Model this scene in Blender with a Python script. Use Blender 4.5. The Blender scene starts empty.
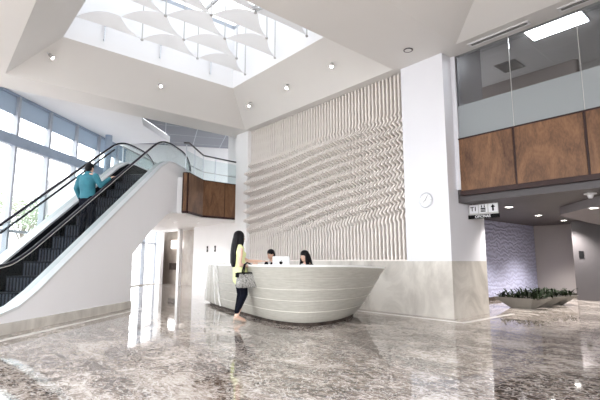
import bpy, bmesh, math, random
from math import sin, cos, pi, atan, atan2, tan, sqrt, radians
from mathutils import Vector, Matrix
random.seed(7)
COL = bpy.context.scene.collection

# ------------------------------------------------------------------ materials
def _new(name):
    m = bpy.data.materials.new(name); m.use_nodes = True
    nt = m.node_tree; nt.nodes.clear()
    out = nt.nodes.new('ShaderNodeOutputMaterial')
    return m, nt, out
def L(nt, a, b): nt.links.new(a, b)
def mat(name, c1, c2=None, rough=0.5, metal=0.0, scale=6.0, stretch=(1,1,1), spec=0.5, bump=0.0, coat=0.0, detail=4, lo=0.35, hi=0.65):
    m, nt, out = _new(name)
    b = nt.nodes.new('ShaderNodeBsdfPrincipled')
    b.inputs['Roughness'].default_value = rough; b.inputs['Metallic'].default_value = metal
    b.inputs['Specular IOR Level'].default_value = spec; b.inputs['Coat Weight'].default_value = coat
    b.inputs['Coat Roughness'].default_value = 0.08
    c2 = c2 or tuple(min(1, v * 0.94) for v in c1)
    tc = nt.nodes.new('ShaderNodeTexCoord'); mp = nt.nodes.new('ShaderNodeMapping')
    mp.inputs['Scale'].default_value = stretch
    n = nt.nodes.new('ShaderNodeTexNoise'); n.inputs['Scale'].default_value = scale; n.inputs['Detail'].default_value = detail
    r = nt.nodes.new('ShaderNodeValToRGB')
    r.color_ramp.elements[0].position = lo; r.color_ramp.elements[1].position = hi
    r.color_ramp.elements[0].color = (*c1, 1); r.color_ramp.elements[1].color = (*c2, 1)
    L(nt, tc.outputs['Object'], mp.inputs['Vector']); L(nt, mp.outputs[0], n.inputs['Vector'])
    L(nt, n.outputs['Fac'], r.inputs[0]); L(nt, r.outputs[0], b.inputs['Base Color'])
    if bump:
        bp = nt.nodes.new('ShaderNodeBump'); bp.inputs['Strength'].default_value = bump; bp.inputs['Distance'].default_value = 0.01
        L(nt, n.outputs['Fac'], bp.inputs['Height']); L(nt, bp.outputs[0], b.inputs['Normal'])
    L(nt, b.outputs[0], out.inputs[0])
    return m
def emit(name, c, s):
    m, nt, out = _new(name)
    e = nt.nodes.new('ShaderNodeEmission'); e.inputs[0].default_value = (*c, 1); e.inputs[1].default_value = s
    L(nt, e.outputs[0], out.inputs[0]); return m
def glass(name, tint=(1,1,1), ior=1.45, refl=1.0):
    m, nt, out = _new(name)
    t = nt.nodes.new('ShaderNodeBsdfTransparent'); t.inputs[0].default_value = (*tint, 1)
    g = nt.nodes.new('ShaderNodeBsdfGlossy'); g.inputs['Roughness'].default_value = 0.0
    g.inputs[0].default_value = (refl, refl, refl, 1)
    r0 = ((ior-1)/(ior+1))**2
    ge = nt.nodes.new('ShaderNodeNewGeometry'); dt = nt.nodes.new('ShaderNodeVectorMath'); dt.operation = 'DOT_PRODUCT'
    L(nt, ge.outputs['True Normal'], dt.inputs[0]); L(nt, ge.outputs['Incoming'], dt.inputs[1])
    def mth(op, a, v=None, c=None):
        n = nt.nodes.new('ShaderNodeMath'); n.operation = op; L(nt, a, n.inputs[0])
        if v is not None: n.inputs[1].default_value = v
        if c is not None: n.inputs[2].default_value = c
        return n.outputs[0]
    x = mth('ABSOLUTE', dt.outputs['Value']); x = mth('MULTIPLY_ADD', x, -1.0, 1.0); x = mth('POWER', x, 5.0); x = mth('MULTIPLY_ADD', x, 1-r0, r0)
    class _F: outputs = [x]
    f = _F
    mx = nt.nodes.new('ShaderNodeMixShader')
    L(nt, f.outputs[0], mx.inputs[0]); L(nt, t.outputs[0], mx.inputs[1]); L(nt, g.outputs[0], mx.inputs[2])
    L(nt, mx.outputs[0], out.inputs[0]); return m
def frosted(name, c, see=0.25, rough=0.25):
    m, nt, out = _new(name)
    t = nt.nodes.new('ShaderNodeBsdfTransparent')
    b = nt.nodes.new('ShaderNodeBsdfPrincipled'); b.inputs['Base Color'].default_value = (*c, 1)
    b.inputs['Roughness'].default_value = rough
    mx = nt.nodes.new('ShaderNodeMixShader'); mx.inputs[0].default_value = 1 - see
    L(nt, t.outputs[0], mx.inputs[1]); L(nt, b.outputs[0], mx.inputs[2]); L(nt, mx.outputs[0], out.inputs[0])
    return m
def membrane_mat(name, c=(0.90, 0.905, 0.915), tr=0.20):
    m, nt, out = _new(name)
    d = nt.nodes.new('ShaderNodeBsdfDiffuse'); d.inputs[0].default_value = (*c, 1)
    t = nt.nodes.new('ShaderNodeBsdfTranslucent'); t.inputs[0].default_value = (*c, 1)
    mx = nt.nodes.new('ShaderNodeMixShader'); mx.inputs[0].default_value = tr
    L(nt, d.outputs[0], mx.inputs[1]); L(nt, t.outputs[0], mx.inputs[2]); L(nt, mx.outputs[0], out.inputs[0])
    return m
def marble_floor():
    m, nt, out = _new('polished_marble')
    b = nt.nodes.new('ShaderNodeBsdfPrincipled')
    b.inputs['Roughness'].default_value = 0.045; b.inputs['Specular IOR Level'].default_value = 0.5
    b.inputs['IOR'].default_value = 1.62
    tc = nt.nodes.new('ShaderNodeTexCoord')
    mp = nt.nodes.new('ShaderNodeMapping'); mp.inputs['Rotation'].default_value = (0, 0, radians(-40)); mp.inputs['Scale'].default_value = (0.85, 1.35, 1)
    L(nt, tc.outputs['Object'], mp.inputs['Vector'])
    # slab variation
    br = nt.nodes.new('ShaderNodeTexBrick'); br.inputs['Scale'].default_value = 1.0
    br.inputs['Brick Width'].default_value = 1.2; br.inputs['Row Height'].default_value = 1.2
    br.inputs['Mortar Size'].default_value = 0.0035; br.offset = 0.0
    br.inputs['Color1'].default_value = (0.34, 0.34, 0.34, 1); br.inputs['Color2'].default_value = (0.66, 0.66, 0.66, 1); br.inputs['Mortar'].default_value = (0.3, 0.3, 0.3, 1)
    L(nt, tc.outputs['Object'], br.inputs['Vector'])
    n1 = nt.nodes.new('ShaderNodeTexNoise'); n1.inputs['Scale'].default_value = 0.75; n1.inputs['Detail'].default_value = 9; n1.inputs['Roughness'].default_value = 0.68; n1.inputs['Distortion'].default_value = 1.4
    n2 = nt.nodes.new('ShaderNodeTexNoise'); n2.inputs['Scale'].default_value = 5.5; n2.inputs['Detail'].default_value = 10; n2.inputs['Roughness'].default_value = 0.72; n2.inputs['Distortion'].default_value = 2.2
    n3 = nt.nodes.new('ShaderNodeTexNoise'); n3.inputs['Scale'].default_value = 5.0; n3.inputs['Detail'].default_value = 8; n3.inputs['Roughness'].default_value = 0.6; n3.inputs['Distortion'].default_value = 2.5
    for n in (n1, n2, n3): L(nt, mp.outputs[0], n.inputs['Vector'])
    r1 = nt.nodes.new('ShaderNodeValToRGB'); cr = r1.color_ramp
    cr.elements[0].position = 0.43; cr.elements[0].color = (0.070, 0.050, 0.039, 1)
    cr.elements[1].position = 0.575; cr.elements[1].color = (0.56, 0.505, 0.46, 1)
    e = cr.elements.new(0.50); e.color = (0.275, 0.228, 0.195, 1)
    mixn = nt.nodes.new('ShaderNodeMix'); mixn.data_type = 'FLOAT'; mixn.inputs[0].default_value = 0.5
    L(nt, n1.outputs['Fac'], mixn.inputs[2]); L(nt, n2.outputs['Fac'], mixn.inputs[3])
    add = nt.nodes.new('ShaderNodeMath'); add.operation = 'MULTIPLY_ADD'; add.inputs[1].default_value = 0.14
    sub = nt.nodes.new('ShaderNodeMath'); sub.operation = 'SUBTRACT'; sub.inputs[1].default_value = 0.07
    L(nt, br.outputs['Color'], add.inputs[0]); L(nt, mixn.outputs[0], sub.inputs[0]); L(nt, sub.outputs[0], add.inputs[2])
    L(nt, add.outputs[0], r1.inputs[0])
    # veins
    ab = nt.nodes.new('ShaderNodeMath'); ab.operation = 'SUBTRACT'; ab.inputs[1].default_value = 0.5
    ab2 = nt.nodes.new('ShaderNodeMath'); ab2.operation = 'ABSOLUTE'
    L(nt, n3.outputs['Fac'], ab.inputs[0]); L(nt, ab.outputs[0], ab2.inputs[0])
    r2 = nt.nodes.new('ShaderNodeValToRGB'); r2.color_ramp.elements[0].position = 0.0; r2.color_ramp.elements[0].color = (1, 1, 1, 1)
    r2.color_ramp.elements[1].position = 0.03; r2.color_ramp.elements[1].color = (0, 0, 0, 1)
    L(nt, ab2.outputs[0], r2.inputs[0])
    mk = nt.nodes.new('ShaderNodeMath'); mk.operation = 'MULTIPLY'; L(nt, r2.outputs[0], mk.inputs[0]); mk.inputs[1].default_value = 0.75
    mc = nt.nodes.new('ShaderNodeMix'); mc.data_type = 'RGBA'
    L(nt, mk.outputs[0], mc.inputs[0]); L(nt, r1.outputs[0], mc.inputs[6]); mc.inputs[7].default_value = (0.85, 0.82, 0.80, 1)
    L(nt, mc.outputs[2], b.inputs['Base Color']); L(nt, b.outputs[0], out.inputs[0])
    return m
def wood_mat():
    m, nt, out = _new('veneer_wood')
    b = nt.nodes.new('ShaderNodeBsdfPrincipled'); b.inputs['Roughness'].default_value = 0.48; b.inputs['Specular IOR Level'].default_value = 0.3
    tc = nt.nodes.new('ShaderNodeTexCoord'); mp = nt.nodes.new('ShaderNodeMapping'); mp.inputs['Scale'].default_value = (1.0, 1.0, 0.35)
    n = nt.nodes.new('ShaderNodeTexNoise'); n.inputs['Scale'].default_value = 2.2; n.inputs['Detail'].default_value = 7; n.inputs['Distortion'].default_value = 2.0; n.inputs['Roughness'].default_value = 0.62
    n2 = nt.nodes.new('ShaderNodeTexNoise'); n2.inputs['Scale'].default_value = 45; n2.inputs['Detail'].default_value = 3
    L(nt, tc.outputs['Object'], mp.inputs['Vector']); L(nt, mp.outputs[0], n.inputs['Vector']); L(nt, mp.outputs[0], n2.inputs['Vector'])
    mx = nt.nodes.new('ShaderNodeMix'); mx.data_type = 'FLOAT'; mx.inputs[0].default_value = 0.25
    L(nt, n.outputs['Fac'], mx.inputs[2]); L(nt, n2.outputs['Fac'], mx.inputs[3])
    r = nt.nodes.new('ShaderNodeValToRGB'); r.color_ramp.elements[0].position = 0.33; r.color_ramp.elements[0].color = (0.062, 0.026, 0.012, 1)
    r.color_ramp.elements[1].position = 0.66; r.color_ramp.elements[1].color = (0.215, 0.108, 0.052, 1)
    L(nt, mx.outputs[0], r.inputs[0]); L(nt, r.outputs[0], b.inputs['Base Color']); L(nt, b.outputs[0], out.inputs[0])
    return m
def tile_wave_mat():
    m, nt, out = _new('wave_relief_tile')
    b = nt.nodes.new('ShaderNodeBsdfPrincipled'); b.inputs['Roughness'].default_value = 0.45
    tc = nt.nodes.new('ShaderNodeTexCoord'); mp = nt.nodes.new('ShaderNodeMapping'); mp.inputs['Scale'].default_value = (1, 1, 1)
    w = nt.nodes.new('ShaderNodeTexWave'); w.wave_type = 'BANDS'; w.bands_direction = 'Z'; w.inputs['Scale'].default_value = 2.4
    w.inputs['Distortion'].default_value = 7.0; w.inputs['Detail'].default_value = 1.0; w.inputs['Detail Scale'].default_value = 1.8
    L(nt, tc.outputs['Object'], mp.inputs['Vector']); L(nt, mp.outputs[0], w.inputs['Vector'])
    r = nt.nodes.new('ShaderNodeValToRGB'); r.color_ramp.elements[0].color = (0.40, 0.41, 0.58, 1); r.color_ramp.elements[1].color = (0.54, 0.56, 0.75, 1)
    L(nt, w.outputs['Fac'], r.inputs[0])
    bp = nt.nodes.new('ShaderNodeBump'); bp.inputs['Strength'].default_value = 0.45; bp.inputs['Distance'].default_value = 0.03
    L(nt, w.outputs['Fac'], bp.inputs['Height']); L(nt, bp.outputs[0], b.inputs['Normal'])
    L(nt, r.outputs[0], b.inputs['Base Color']); L(nt, b.outputs[0], out.inputs[0])
    return m
def grid_ceiling_mat(name, c, line, w=0.6, h=1.2, rot=0.0):
    m, nt, out = _new(name)
    b = nt.nodes.new('ShaderNodeBsdfPrincipled'); b.inputs['Roughness'].default_value = 0.8
    tc = nt.nodes.new('ShaderNodeTexCoord'); mp = nt.nodes.new('ShaderNodeMapping'); mp.inputs['Rotation'].default_value = (0, 0, rot)
    br = nt.nodes.new('ShaderNodeTexBrick'); br.offset = 0; br.inputs['Scale'].default_value = 1
    br.inputs['Brick Width'].default_value = w; br.inputs['Row Height'].default_value = h; br.inputs['Mortar Size'].default_value = 0.012
    br.inputs['Color1'].default_value = (*c, 1); br.inputs['Color2'].default_value = (*[v*0.93 for v in c], 1); br.inputs['Mortar'].default_value = (*line, 1)
    L(nt, tc.outputs['Object'], mp.inputs['Vector']); L(nt, mp.outputs[0], br.inputs['Vector'])
    L(nt, br.outputs['Color'], b.inputs['Base Color']); L(nt, b.outputs[0], out.inputs[0])
    return m
def stone_mat():
    m, nt, out = _new('beige_marble_cladding')
    b = nt.nodes.new('ShaderNodeBsdfPrincipled'); b.inputs['Roughness'].default_value = 0.22
    tc = nt.nodes.new('ShaderNodeTexCoord'); mp = nt.nodes.new('ShaderNodeMapping'); mp.inputs['Scale'].default_value = (1, 1, 0.6)
    n = nt.nodes.new('ShaderNodeTexNoise'); n.inputs['Scale'].default_value = 1.3; n.inputs['Detail'].default_value = 9; n.inputs['Roughness'].default_value = 0.62; n.inputs['Distortion'].default_value = 1.2
    L(nt, tc.outputs['Object'], mp.inputs['Vector']); L(nt, mp.outputs[0], n.inputs['Vector'])
    r = nt.nodes.new('ShaderNodeValToRGB'); r.color_ramp.elements[0].position = 0.33; r.color_ramp.elements[0].color = (0.44, 0.41, 0.375, 1)
    r.color_ramp.elements[1].position = 0.60; r.color_ramp.elements[1].color = (0.66, 0.63, 0.58, 1)
    L(nt, n.outputs['Fac'], r.inputs[0])
    L(nt, r.outputs[0], b.inputs['Base Color']); L(nt, b.outputs[0], out.inputs[0])
    return m
def snake_mat():
    m, nt, out = _new('snakeskin')
    b = nt.nodes.new('ShaderNodeBsdfPrincipled'); b.inputs['Roughness'].default_value = 0.4
    tc = nt.nodes.new('ShaderNodeTexCoord'); v = nt.nodes.new('ShaderNodeTexVoronoi'); v.inputs['Scale'].default_value = 75
    r = nt.nodes.new('ShaderNodeValToRGB'); r.color_ramp.elements[0].color = (0.42, 0.41, 0.39, 1); r.color_ramp.elements[0].position = 0.3
    r.color_ramp.elements[1].color = (0.03, 0.03, 0.03, 1); r.color_ramp.elements[1].position = 0.85
    L(nt, tc.outputs['Object'], v.inputs['Vector']); L(nt, v.outputs['Distance'], r.inputs[0]); L(nt, r.outputs[0], b.inputs['Base Color']); L(nt, b.outputs[0], out.inputs[0])
    return m

M = dict(
    floor=marble_floor(), wood=wood_mat(), stone=stone_mat(), stoned=mat('taupe_stone', (0.30, 0.25, 0.215), (0.40, 0.35, 0.30), rough=0.4, scale=2.5, detail=8), tile=tile_wave_mat(), snake=snake_mat(),
    darkwood=mat('dark_walnut_trim', (0.030, 0.009, 0.007), (0.020, 0.006, 0.005), rough=0.5, spec=0.3, scale=9),
    wall=mat('white_paint', (0.84, 0.83, 0.83), (0.82, 0.81, 0.81), rough=0.55, scale=2),
    pillar=mat('cool_white_paint', (0.72, 0.72, 0.76), (0.71, 0.71, 0.75), rough=0.5, scale=2),
    ceil=mat('warm_white_plaster', (0.77, 0.755, 0.735), (0.755, 0.74, 0.72), rough=0.7, scale=0.8),
    ceilw=mat('white_plaster', (0.84, 0.84, 0.85), (0.82, 0.82, 0.83), rough=0.7, scale=0.8),
    slat=mat('cream_slats', (0.76, 0.71, 0.675), (0.73, 0.68, 0.645), rough=0.5, scale=3),
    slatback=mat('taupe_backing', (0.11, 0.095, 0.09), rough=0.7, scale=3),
    desk=mat('ivory_plank_laminate', (0.48, 0.465, 0.42), (0.40, 0.385, 0.34), rough=0.35, scale=5, stretch=(1, 1, 14)),
    desktop=mat('white_solid_surface', (0.82, 0.82, 0.80), rough=0.3, scale=3),
    seam=mat('pale_seam', (0.66, 0.64, 0.58), rough=0.4),
    toe=mat('brown_toe_kick', (0.035, 0.028, 0.024), (0.09, 0.07, 0.06), rough=0.7, spec=0.1, scale=9),
    inlay=mat('white_inlay_stone', (0.80, 0.78, 0.75), (0.74, 0.72, 0.69), rough=0.12, scale=6),
    escpanel=mat('white_lacquer_panel', (0.86, 0.855, 0.88), (0.85, 0.845, 0.87), rough=0.4, scale=1.5),
    steel=mat('brushed_steel', (0.72, 0.74, 0.77), (0.6, 0.62, 0.66), rough=0.3, metal=0.85, scale=20, stretch=(1, 1, 8)),
    escdeck=mat('satin_deck_metal', (0.74, 0.75, 0.77), (0.70, 0.71, 0.73), rough=0.3, metal=0.35, scale=5),
    chrome=mat('chrome', (0.8, 0.8, 0.82), rough=0.12, metal=1.0),
    black=mat('black_rubber', (0.005, 0.006, 0.012), (0.008, 0.009, 0.016), rough=0.45, spec=0.2, scale=8),
    step=mat('dark_ribbed_step', (0.004, 0.005, 0.008), (0.007, 0.008, 0.012), rough=0.7, spec=0.12, scale=12),
    stepribs=mat('dark_step_riser', (0.065, 0.07, 0.095), (0.05, 0.055, 0.075), rough=0.7, spec=0.12, scale=12),
    frame=mat('pale_grey_aluminium', (0.40, 0.43, 0.48), (0.36, 0.39, 0.44), rough=0.4, scale=4),
    bluegrey=mat('blue_grey_metal', (0.30, 0.36, 0.45), (0.26, 0.32, 0.41), rough=0.4, scale=4),
    glass=glass('clear_glass'), glassk=glass('tinted_skylight_glass', (0.66, 0.67, 0.68)), glassg=glass('faintly_green_glass', (0.93, 0.97, 0.97), 1.45, 0.35),
    glassr=glass('reflective_glass', (0.78, 0.80, 0.82), 1.8),
    frost=frosted('frosted_film', (0.31, 0.335, 0.35), 0.15, 0.12),
    header=membrane_mat('grey_blue_blind', (0.43, 0.50, 0.58), 0.3),
    darksoffit=mat('dark_taupe_soffit', (0.058, 0.048, 0.05), (0.05, 0.042, 0.044), rough=0.5, scale=2),
    palesoffit=mat('grey_dropped_soffit', (0.24, 0.22, 0.225), rough=0.7, scale=2),
    taupewall=mat('taupe_wall', (0.36, 0.33, 0.325), (0.345, 0.315, 0.31), rough=0.6, scale=1.5),
    darkcol=mat('dark_grey_column', (0.085, 0.078, 0.082), rough=0.4, scale=3),
    gridl=grid_ceiling_mat('blue_grey_grid_ceiling', (0.27, 0.28, 0.31), (0.6, 0.62, 0.68), 1.2, 1.2, 0.4),
    gridr=grid_ceiling_mat('grey_tile_ceiling', (0.50, 0.49, 0.48), (0.55, 0.54, 0.53), 1.2, 1.2, 0.0),
    brownbeam=mat('brown_beam', (0.13, 0.10, 0.09), rough=0.6, scale=3),
    greyroom=mat('grey_room_wall', (0.30, 0.29, 0.285), rough=0.6, scale=2),
    vent=mat('vent_metal', (0.50, 0.49, 0.48), rough=0.5, scale=6), ventd=mat('vent_slot_dark', (0.02, 0.019, 0.018), rough=0.6, scale=6),
    lamp=emit('lamp_glow', (1, 0.97, 0.92), 40), troffer=emit('fluorescent_diffuser', (0.97, 0.98, 1), 22),
    dlamp=emit('downlight_glow', (1, 0.95, 0.88), 14), mlamp=emit('soft_downlight_glow', (1, 0.97, 0.93), 2.5), litbox=emit('lit_sign_box', (1, 1, 1), 4),
    sail=membrane_mat('white_membrane'), signw=mat('sign_white', (0.75, 0.75, 0.77), rough=0.4), signk=mat('sign_black', (0.006, 0.006, 0.007), rough=0.8, spec=0.1),
    skin=mat('skin', (0.60, 0.37, 0.27), (0.56, 0.33, 0.24), rough=0.5, scale=10),
    skin2=mat('fair_skin', (0.70, 0.47, 0.37), (0.66, 0.43, 0.33), rough=0.5, scale=10),
    hair=mat('black_hair', (0.004, 0.0035, 0.005), (0.007, 0.006, 0.008), rough=0.5, spec=0.15, scale=30, stretch=(6, 6, 1)),
    yellow=mat('lime_yellow_fabric', (0.74, 0.78, 0.42), (0.70, 0.75, 0.36), rough=0.7, scale=8),
    navy=mat('navy_trousers', (0.004, 0.005, 0.010), (0.006, 0.007, 0.013), rough=0.9, spec=0.1, scale=14),
    teal=mat('teal_shirt', (0.025, 0.17, 0.22), (0.018, 0.13, 0.18), rough=0.75, scale=9),
    blackcloth=mat('black_jacket', (0.005, 0.005, 0.007), rough=0.9, spec=0.1, scale=9),
    shirtw=mat('white_shirt', (0.75, 0.75, 0.76), rough=0.7, scale=9),
    nude=mat('nude_shoe_leather', (0.55, 0.42, 0.34), rough=0.35, scale=9), eye=mat('eye_dark', (0.02, 0.015, 0.012), rough=0.2), eyew=mat('eye_white', (0.8, 0.79, 0.77), rough=0.3),
    lip=mat('lip', (0.45, 0.16, 0.13), rough=0.4),
    planter=mat('taupe_planter', (0.20, 0.19, 0.17), (0.17, 0.16, 0.145), rough=0.5, scale=4), soil=mat('soil', (0.03, 0.02, 0.014), rough=0.9, scale=20, bump=0.5),
    leaf=mat('dark_green_leaf', (0.006, 0.011, 0.005), (0.012, 0.02, 0.008), rough=0.8, spec=0.08, scale=6),
    bark=mat('grey_bark', (0.30, 0.27, 0.24), rough=0.9, scale=9), pale=mat('pale_spring_leaf', (0.36, 0.42, 0.30), (0.28, 0.34, 0.24), rough=0.8, scale=3),
    ground=mat('pale_paving', (0.66, 0.65, 0.63), (0.6, 0.59, 0.57), rough=0.8, scale=0.6), shrub=mat('shrub_leaf', (0.20, 0.27, 0.15), (0.14, 0.2, 0.1), rough=0.8, scale=3),
    plastic=mat('white_plastic', (0.8, 0.8, 0.81), rough=0.3), chairf=mat('charcoal_upholstery', (0.03, 0.03, 0.035), rough=0.9, scale=30),
)

# ------------------------------------------------------------------ mesh builder
class MB:
    def __init__(s): s.bm = bmesh.new()
    def poly(s, pts):
        return s.bm.faces.new([s.bm.verts.new(p) for p in pts])
    def box(s, x0, x1, y0, y1, z0, z1):
        v = [s.bm.verts.new(p) for p in [(x0,y0,z0),(x1,y0,z0),(x1,y1,z0),(x0,y1,z0),(x0,y0,z1),(x1,y0,z1),(x1,y1,z1),(x0,y1,z1)]]
        for f in ((3,2,1,0),(4,5,6,7),(0,1,5,4),(1,2,6,5),(2,3,7,6),(3,0,4,7)): s.bm.faces.new([v[i] for i in f])
        return s
    def prism(s, pts, a0, a1, axis='z'):
        def P(p, a):
            return {'z': (p[0], p[1], a), 'y': (p[0], a, p[1]), 'x': (a, p[0], p[1])}[axis]
        A = [s.bm.verts.new(P(p, a0)) for p in pts]; B = [s.bm.verts.new(P(p, a1)) for p in pts]
        s.bm.faces.new(A); s.bm.faces.new(B[::-1]); n = len(pts)
        for i in range(n): s.bm.faces.new([A[(i+1) % n], A[i], B[i], B[(i+1) % n]])
        return s
    def loft(s, rings, closed=True, caps=True):
        R = [[s.bm.verts.new(p) for p in r] for r in rings]; n = len(R[0])
        for a, b in zip(R, R[1:]):
            for i in range(n if closed else n-1):
                s.bm.faces.new([a[i], a[(i+1) % n], b[(i+1) % n], b[i]])
        if caps and closed:
            s.bm.faces.new(R[0][::-1]); s.bm.faces.new(R[-1])
        return s
    def sweep(s, pts, radii, n=12, ref=None, round_ends=True):
        pts = [Vector(p) for p in pts]; rr = [(r, r) if not isinstance(r, tuple) else r for r in radii]
        if round_ends:
            d0 = (pts[0]-pts[1]).normalized(); d1 = (pts[-1]-pts[-2]).normalized()
            a, b = min(rr[0]), min(rr[-1])
            P = []; Q = []
            for t in (0.97, 0.75, 0.4): P.append(pts[0]+d0*a*t); Q.append(tuple(v*sqrt(max(0.03, 1-t*t)) for v in rr[0]))
            P += pts; Q += rr
            for t in (0.4, 0.75, 0.97): P.append(pts[-1]+d1*b*t); Q.append(tuple(v*sqrt(max(0.03, 1-t*t)) for v in rr[-1]))
            pts, rr = P, Q
        rings = []; prev = Vector(ref) if ref else None
        for i, p in enumerate(pts):
            d = (pts[min(i+1, len(pts)-1)] - pts[max(i-1, 0)]).normalized()
            u = prev if prev is not None else (Vector((0,0,1)) if abs(d.z) < 0.9 else Vector((1,0,0)))
            u = (u - d*u.dot(d)).normalized(); w = d.cross(u)
            if ref is None: prev = u
            rings.append([p + u*rr[i][0]*cos(2*pi*k/n) + w*rr[i][1]*sin(2*pi*k/n) for k in range(n)])
        return s.loft(rings)
    def ell(s, c, r, rot=None, seg=16):
        mt = Matrix.Translation(c) @ (rot.to_4x4() if rot else Matrix.Identity(4)) @ Matrix.Diagonal((*r, 1))
        bmesh.ops.create_uvsphere(s.bm, u_segments=seg, v_segments=max(8, seg*2//3), radius=1, matrix=mt); return s
    def cyl(s, c, r, h, n=24, r2=None, axis='z'):
        r2 = r if r2 is None else r2; c = Vector(c); R = []
        for a, rad in ((0, r), (h, r2)):
            ring = []
            for k in range(n):
                x, y = rad*cos(2*pi*k/n), rad*sin(2*pi*k/n)
                ring.append(c + {'z': Vector((x,y,a)), 'y': Vector((x,a,y)), 'x': Vector((a,x,y))}[axis])
            R.append(ring)
        return s.loft(R)
    def build(s, name, m, parent=None, smooth=False, bevel=0, mtx=None):
        bmesh.ops.recalc_face_normals(s.bm, faces=s.bm.faces[:])
        if bevel:
            bmesh.ops.bevel(s.bm, geom=s.bm.edges[:], offset=bevel, segments=2, affect='EDGES', profile=0.6)
        me = bpy.data.meshes.new(name); s.bm.to_mesh(me); s.bm.free()
        if smooth:
            for f in me.polygons: f.use_smooth = True
        me.materials.append(M[m] if isinstance(m, str) else m)
        o = bpy.data.objects.new(name, me); COL.objects.link(o)
        if parent: o.parent = parent
        if mtx is not None: o.matrix_world = mtx
        return o
def thing(name, label, cat, loc=(0,0,0), rz=0, group=None):
    o = bpy.data.objects.new(name, None); COL.objects.link(o); o.location = loc; o.rotation_euler = (0,0,rz)
    o.empty_display_size = 0.2
    return tag(o, label, cat, group)
def tag(o, label, cat, group=None, kind=None):
    o['label'] = label; o['category'] = cat
    if group: o['group'] = group
    if kind: o['kind'] = kind
    return o
def struct(o):
    o['kind'] = 'structure'; return o
def remeshed(mb, voxel):
    """union of overlapping closed shapes -> one continuous skin"""
    bmesh.ops.recalc_face_normals(mb.bm, faces=mb.bm.faces[:])
    me = bpy.data.meshes.new('t'); mb.bm.to_mesh(me); mb.bm.free()
    o = bpy.data.objects.new('t', me); COL.objects.link(o)
    md = o.modifiers.new('r', 'REMESH'); md.mode = 'VOXEL'; md.voxel_size = voxel; md.use_smooth_shade = True
    sm = o.modifiers.new('s', 'SMOOTH'); sm.iterations = 4; sm.factor = 0.5
    dg = bpy.context.evaluated_depsgraph_get(); dg.update()
    res = bpy.data.meshes.new_from_object(o.evaluated_get(dg))
    bpy.data.objects.remove(o)
    for f in res.polygons: f.use_smooth = True
    return res
def rpart(name, mb, m, parent, voxel=0.009):
    me = remeshed(mb, voxel); me.name = name; me.materials.clear(); me.materials.append(M[m])
    o = bpy.data.objects.new(name, me); COL.objects.link(o); o.parent = parent; return o

# ------------------------------------------------------------------ camera
H = 1.13; FPX = 430.0
TH = atan(61/FPX); FF = FPX/cos(TH); PHI = atan(FF/375.0)
cam = bpy.data.cameras.new('camera'); co = bpy.data.objects.new('camera', cam); COL.objects.link(co)
cam.sensor_width = 36; cam.lens = FPX/600*36; cam.clip_end = 300
co.location = (0, 0, H); co.rotation_euler = (pi/2 + TH, 0, PHI)
bpy.context.scene.camera = co
RT = Vector((cos(PHI), sin(PHI), 0)); FW = Vector((-sin(PHI), cos(PHI), 0))

Z1 = 5.53          # lobby ceiling
D = 7.94           # face of pillar and stone dado
# escalator frame
azd = atan((352-300)/FF)
ED = (RT*sin(azd) + FW*cos(azd)); ED.normalize(); EN = Vector((-ED.y, ED.x, 0))
EP = Vector((-10.80, 3.87, 0)); ERZ = atan2(ED.y, ED.x)
def esc(s, off, z=0): return EP + ED*s + EN*off + Vector((0,0,z))
EM = Matrix.Translation(EP) @ Matrix.Rotation(ERZ, 4, 'Z')

# ------------------------------------------------------------------ floor
b = MB(); b.poly([(-34,-10,0),(8,-10,0),(8,24,0),(-34,24,0)])
struct(b.build('floor', 'floor'))
b = MB(); b.box(-12.0, -4.16, 7.58, 7.68, 0, 0.003); b.box(-4.26, -4.16, 7.68, 9.7, 0, 0.003)
struct(b.build('trim_1', 'inlay'))
b = MB(); b.box(-7.5, 0.02, -0.42, -0.31, 0, 0.003)
o = b.build('trim_2', 'inlay', mtx=EM); struct(o)
b = MB(); b.poly([(-80,-60,-0.03),(60,-60,-0.03),(60,60,-0.03),(-80,60,-0.03)])
struct(b.build('ground', 'ground'))

# ------------------------------------------------------------------ lobby ceiling with coffers
b = MB()
cx0, cx1, cy0, cy1 = -11.9, -5.74, 1.03, 7.81      # lower edge of the big coffer
tx0, tx1, ty0, ty1, tz = -10.87, -6.85, 1.99, 6.66, Z1+0.85
kx0, kx1, ky0, ky1 = -4.18, 2.4, -2.6, 7.83
lx0, lx1, ly0, ly1, lz = kx0+1.0, kx1-1.0, ky0+1.0, ky1-1.0, Z1+0.26
X0, X1, Y0, Y1 = -12.9, 3.2, -3.4, 8.3
def q(x0,x1,y0,y1,z=Z1): b.poly([(x0,y0,z),(x1,y0,z),(x1,y1,z),(x0,y1,z)])
q(X0, cx0, Y0, Y1); q(cx0, cx1, Y0, cy0); q(cx0, cx1, cy1, Y1); q(cx1, kx0, Y0, Y1)
q(kx0, kx1, Y0, ky0); q(kx0, kx1, ky1, Y1); q(kx1, X1, Y0, Y1)
for (a0,a1,c0,c1,e0,e1,g0,g1,z) in ((cx0,cx1,cy0,cy1,tx0,tx1,ty0,ty1,tz),(kx0,kx1,ky0,ky1,lx0,lx1,ly0,ly1,lz)):
    lo = [(a0,c0,Z1),(a1,c0,Z1),(a1,c1,Z1),(a0,c1,Z1)]; hi = [(e0,g0,z),(e1,g0,z),(e1,g1,z),(e0,g1,z)]
    for i in range(4): b.poly([lo[i], lo[(i+1)%4], hi[(i+1)%4], hi[i]])
q(lx0, lx1, ly0, ly1, lz)
b.poly([(X0,Y0,Z1),(X0,Y1,Z1),(X0,Y1,6.6),(X0,Y0,6.6)])
b.poly([(X0,Y0,Z1),(X1,Y0,Z1),(X1,Y0,6.6),(X0,Y0,6.6)]); b.poly([(X1,Y0,Z1),(X1,Y1,Z1),(X1,Y1,6.6),(X1,Y0,6.6)])
struct(b.build('ceiling', 'ceil'))
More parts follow.
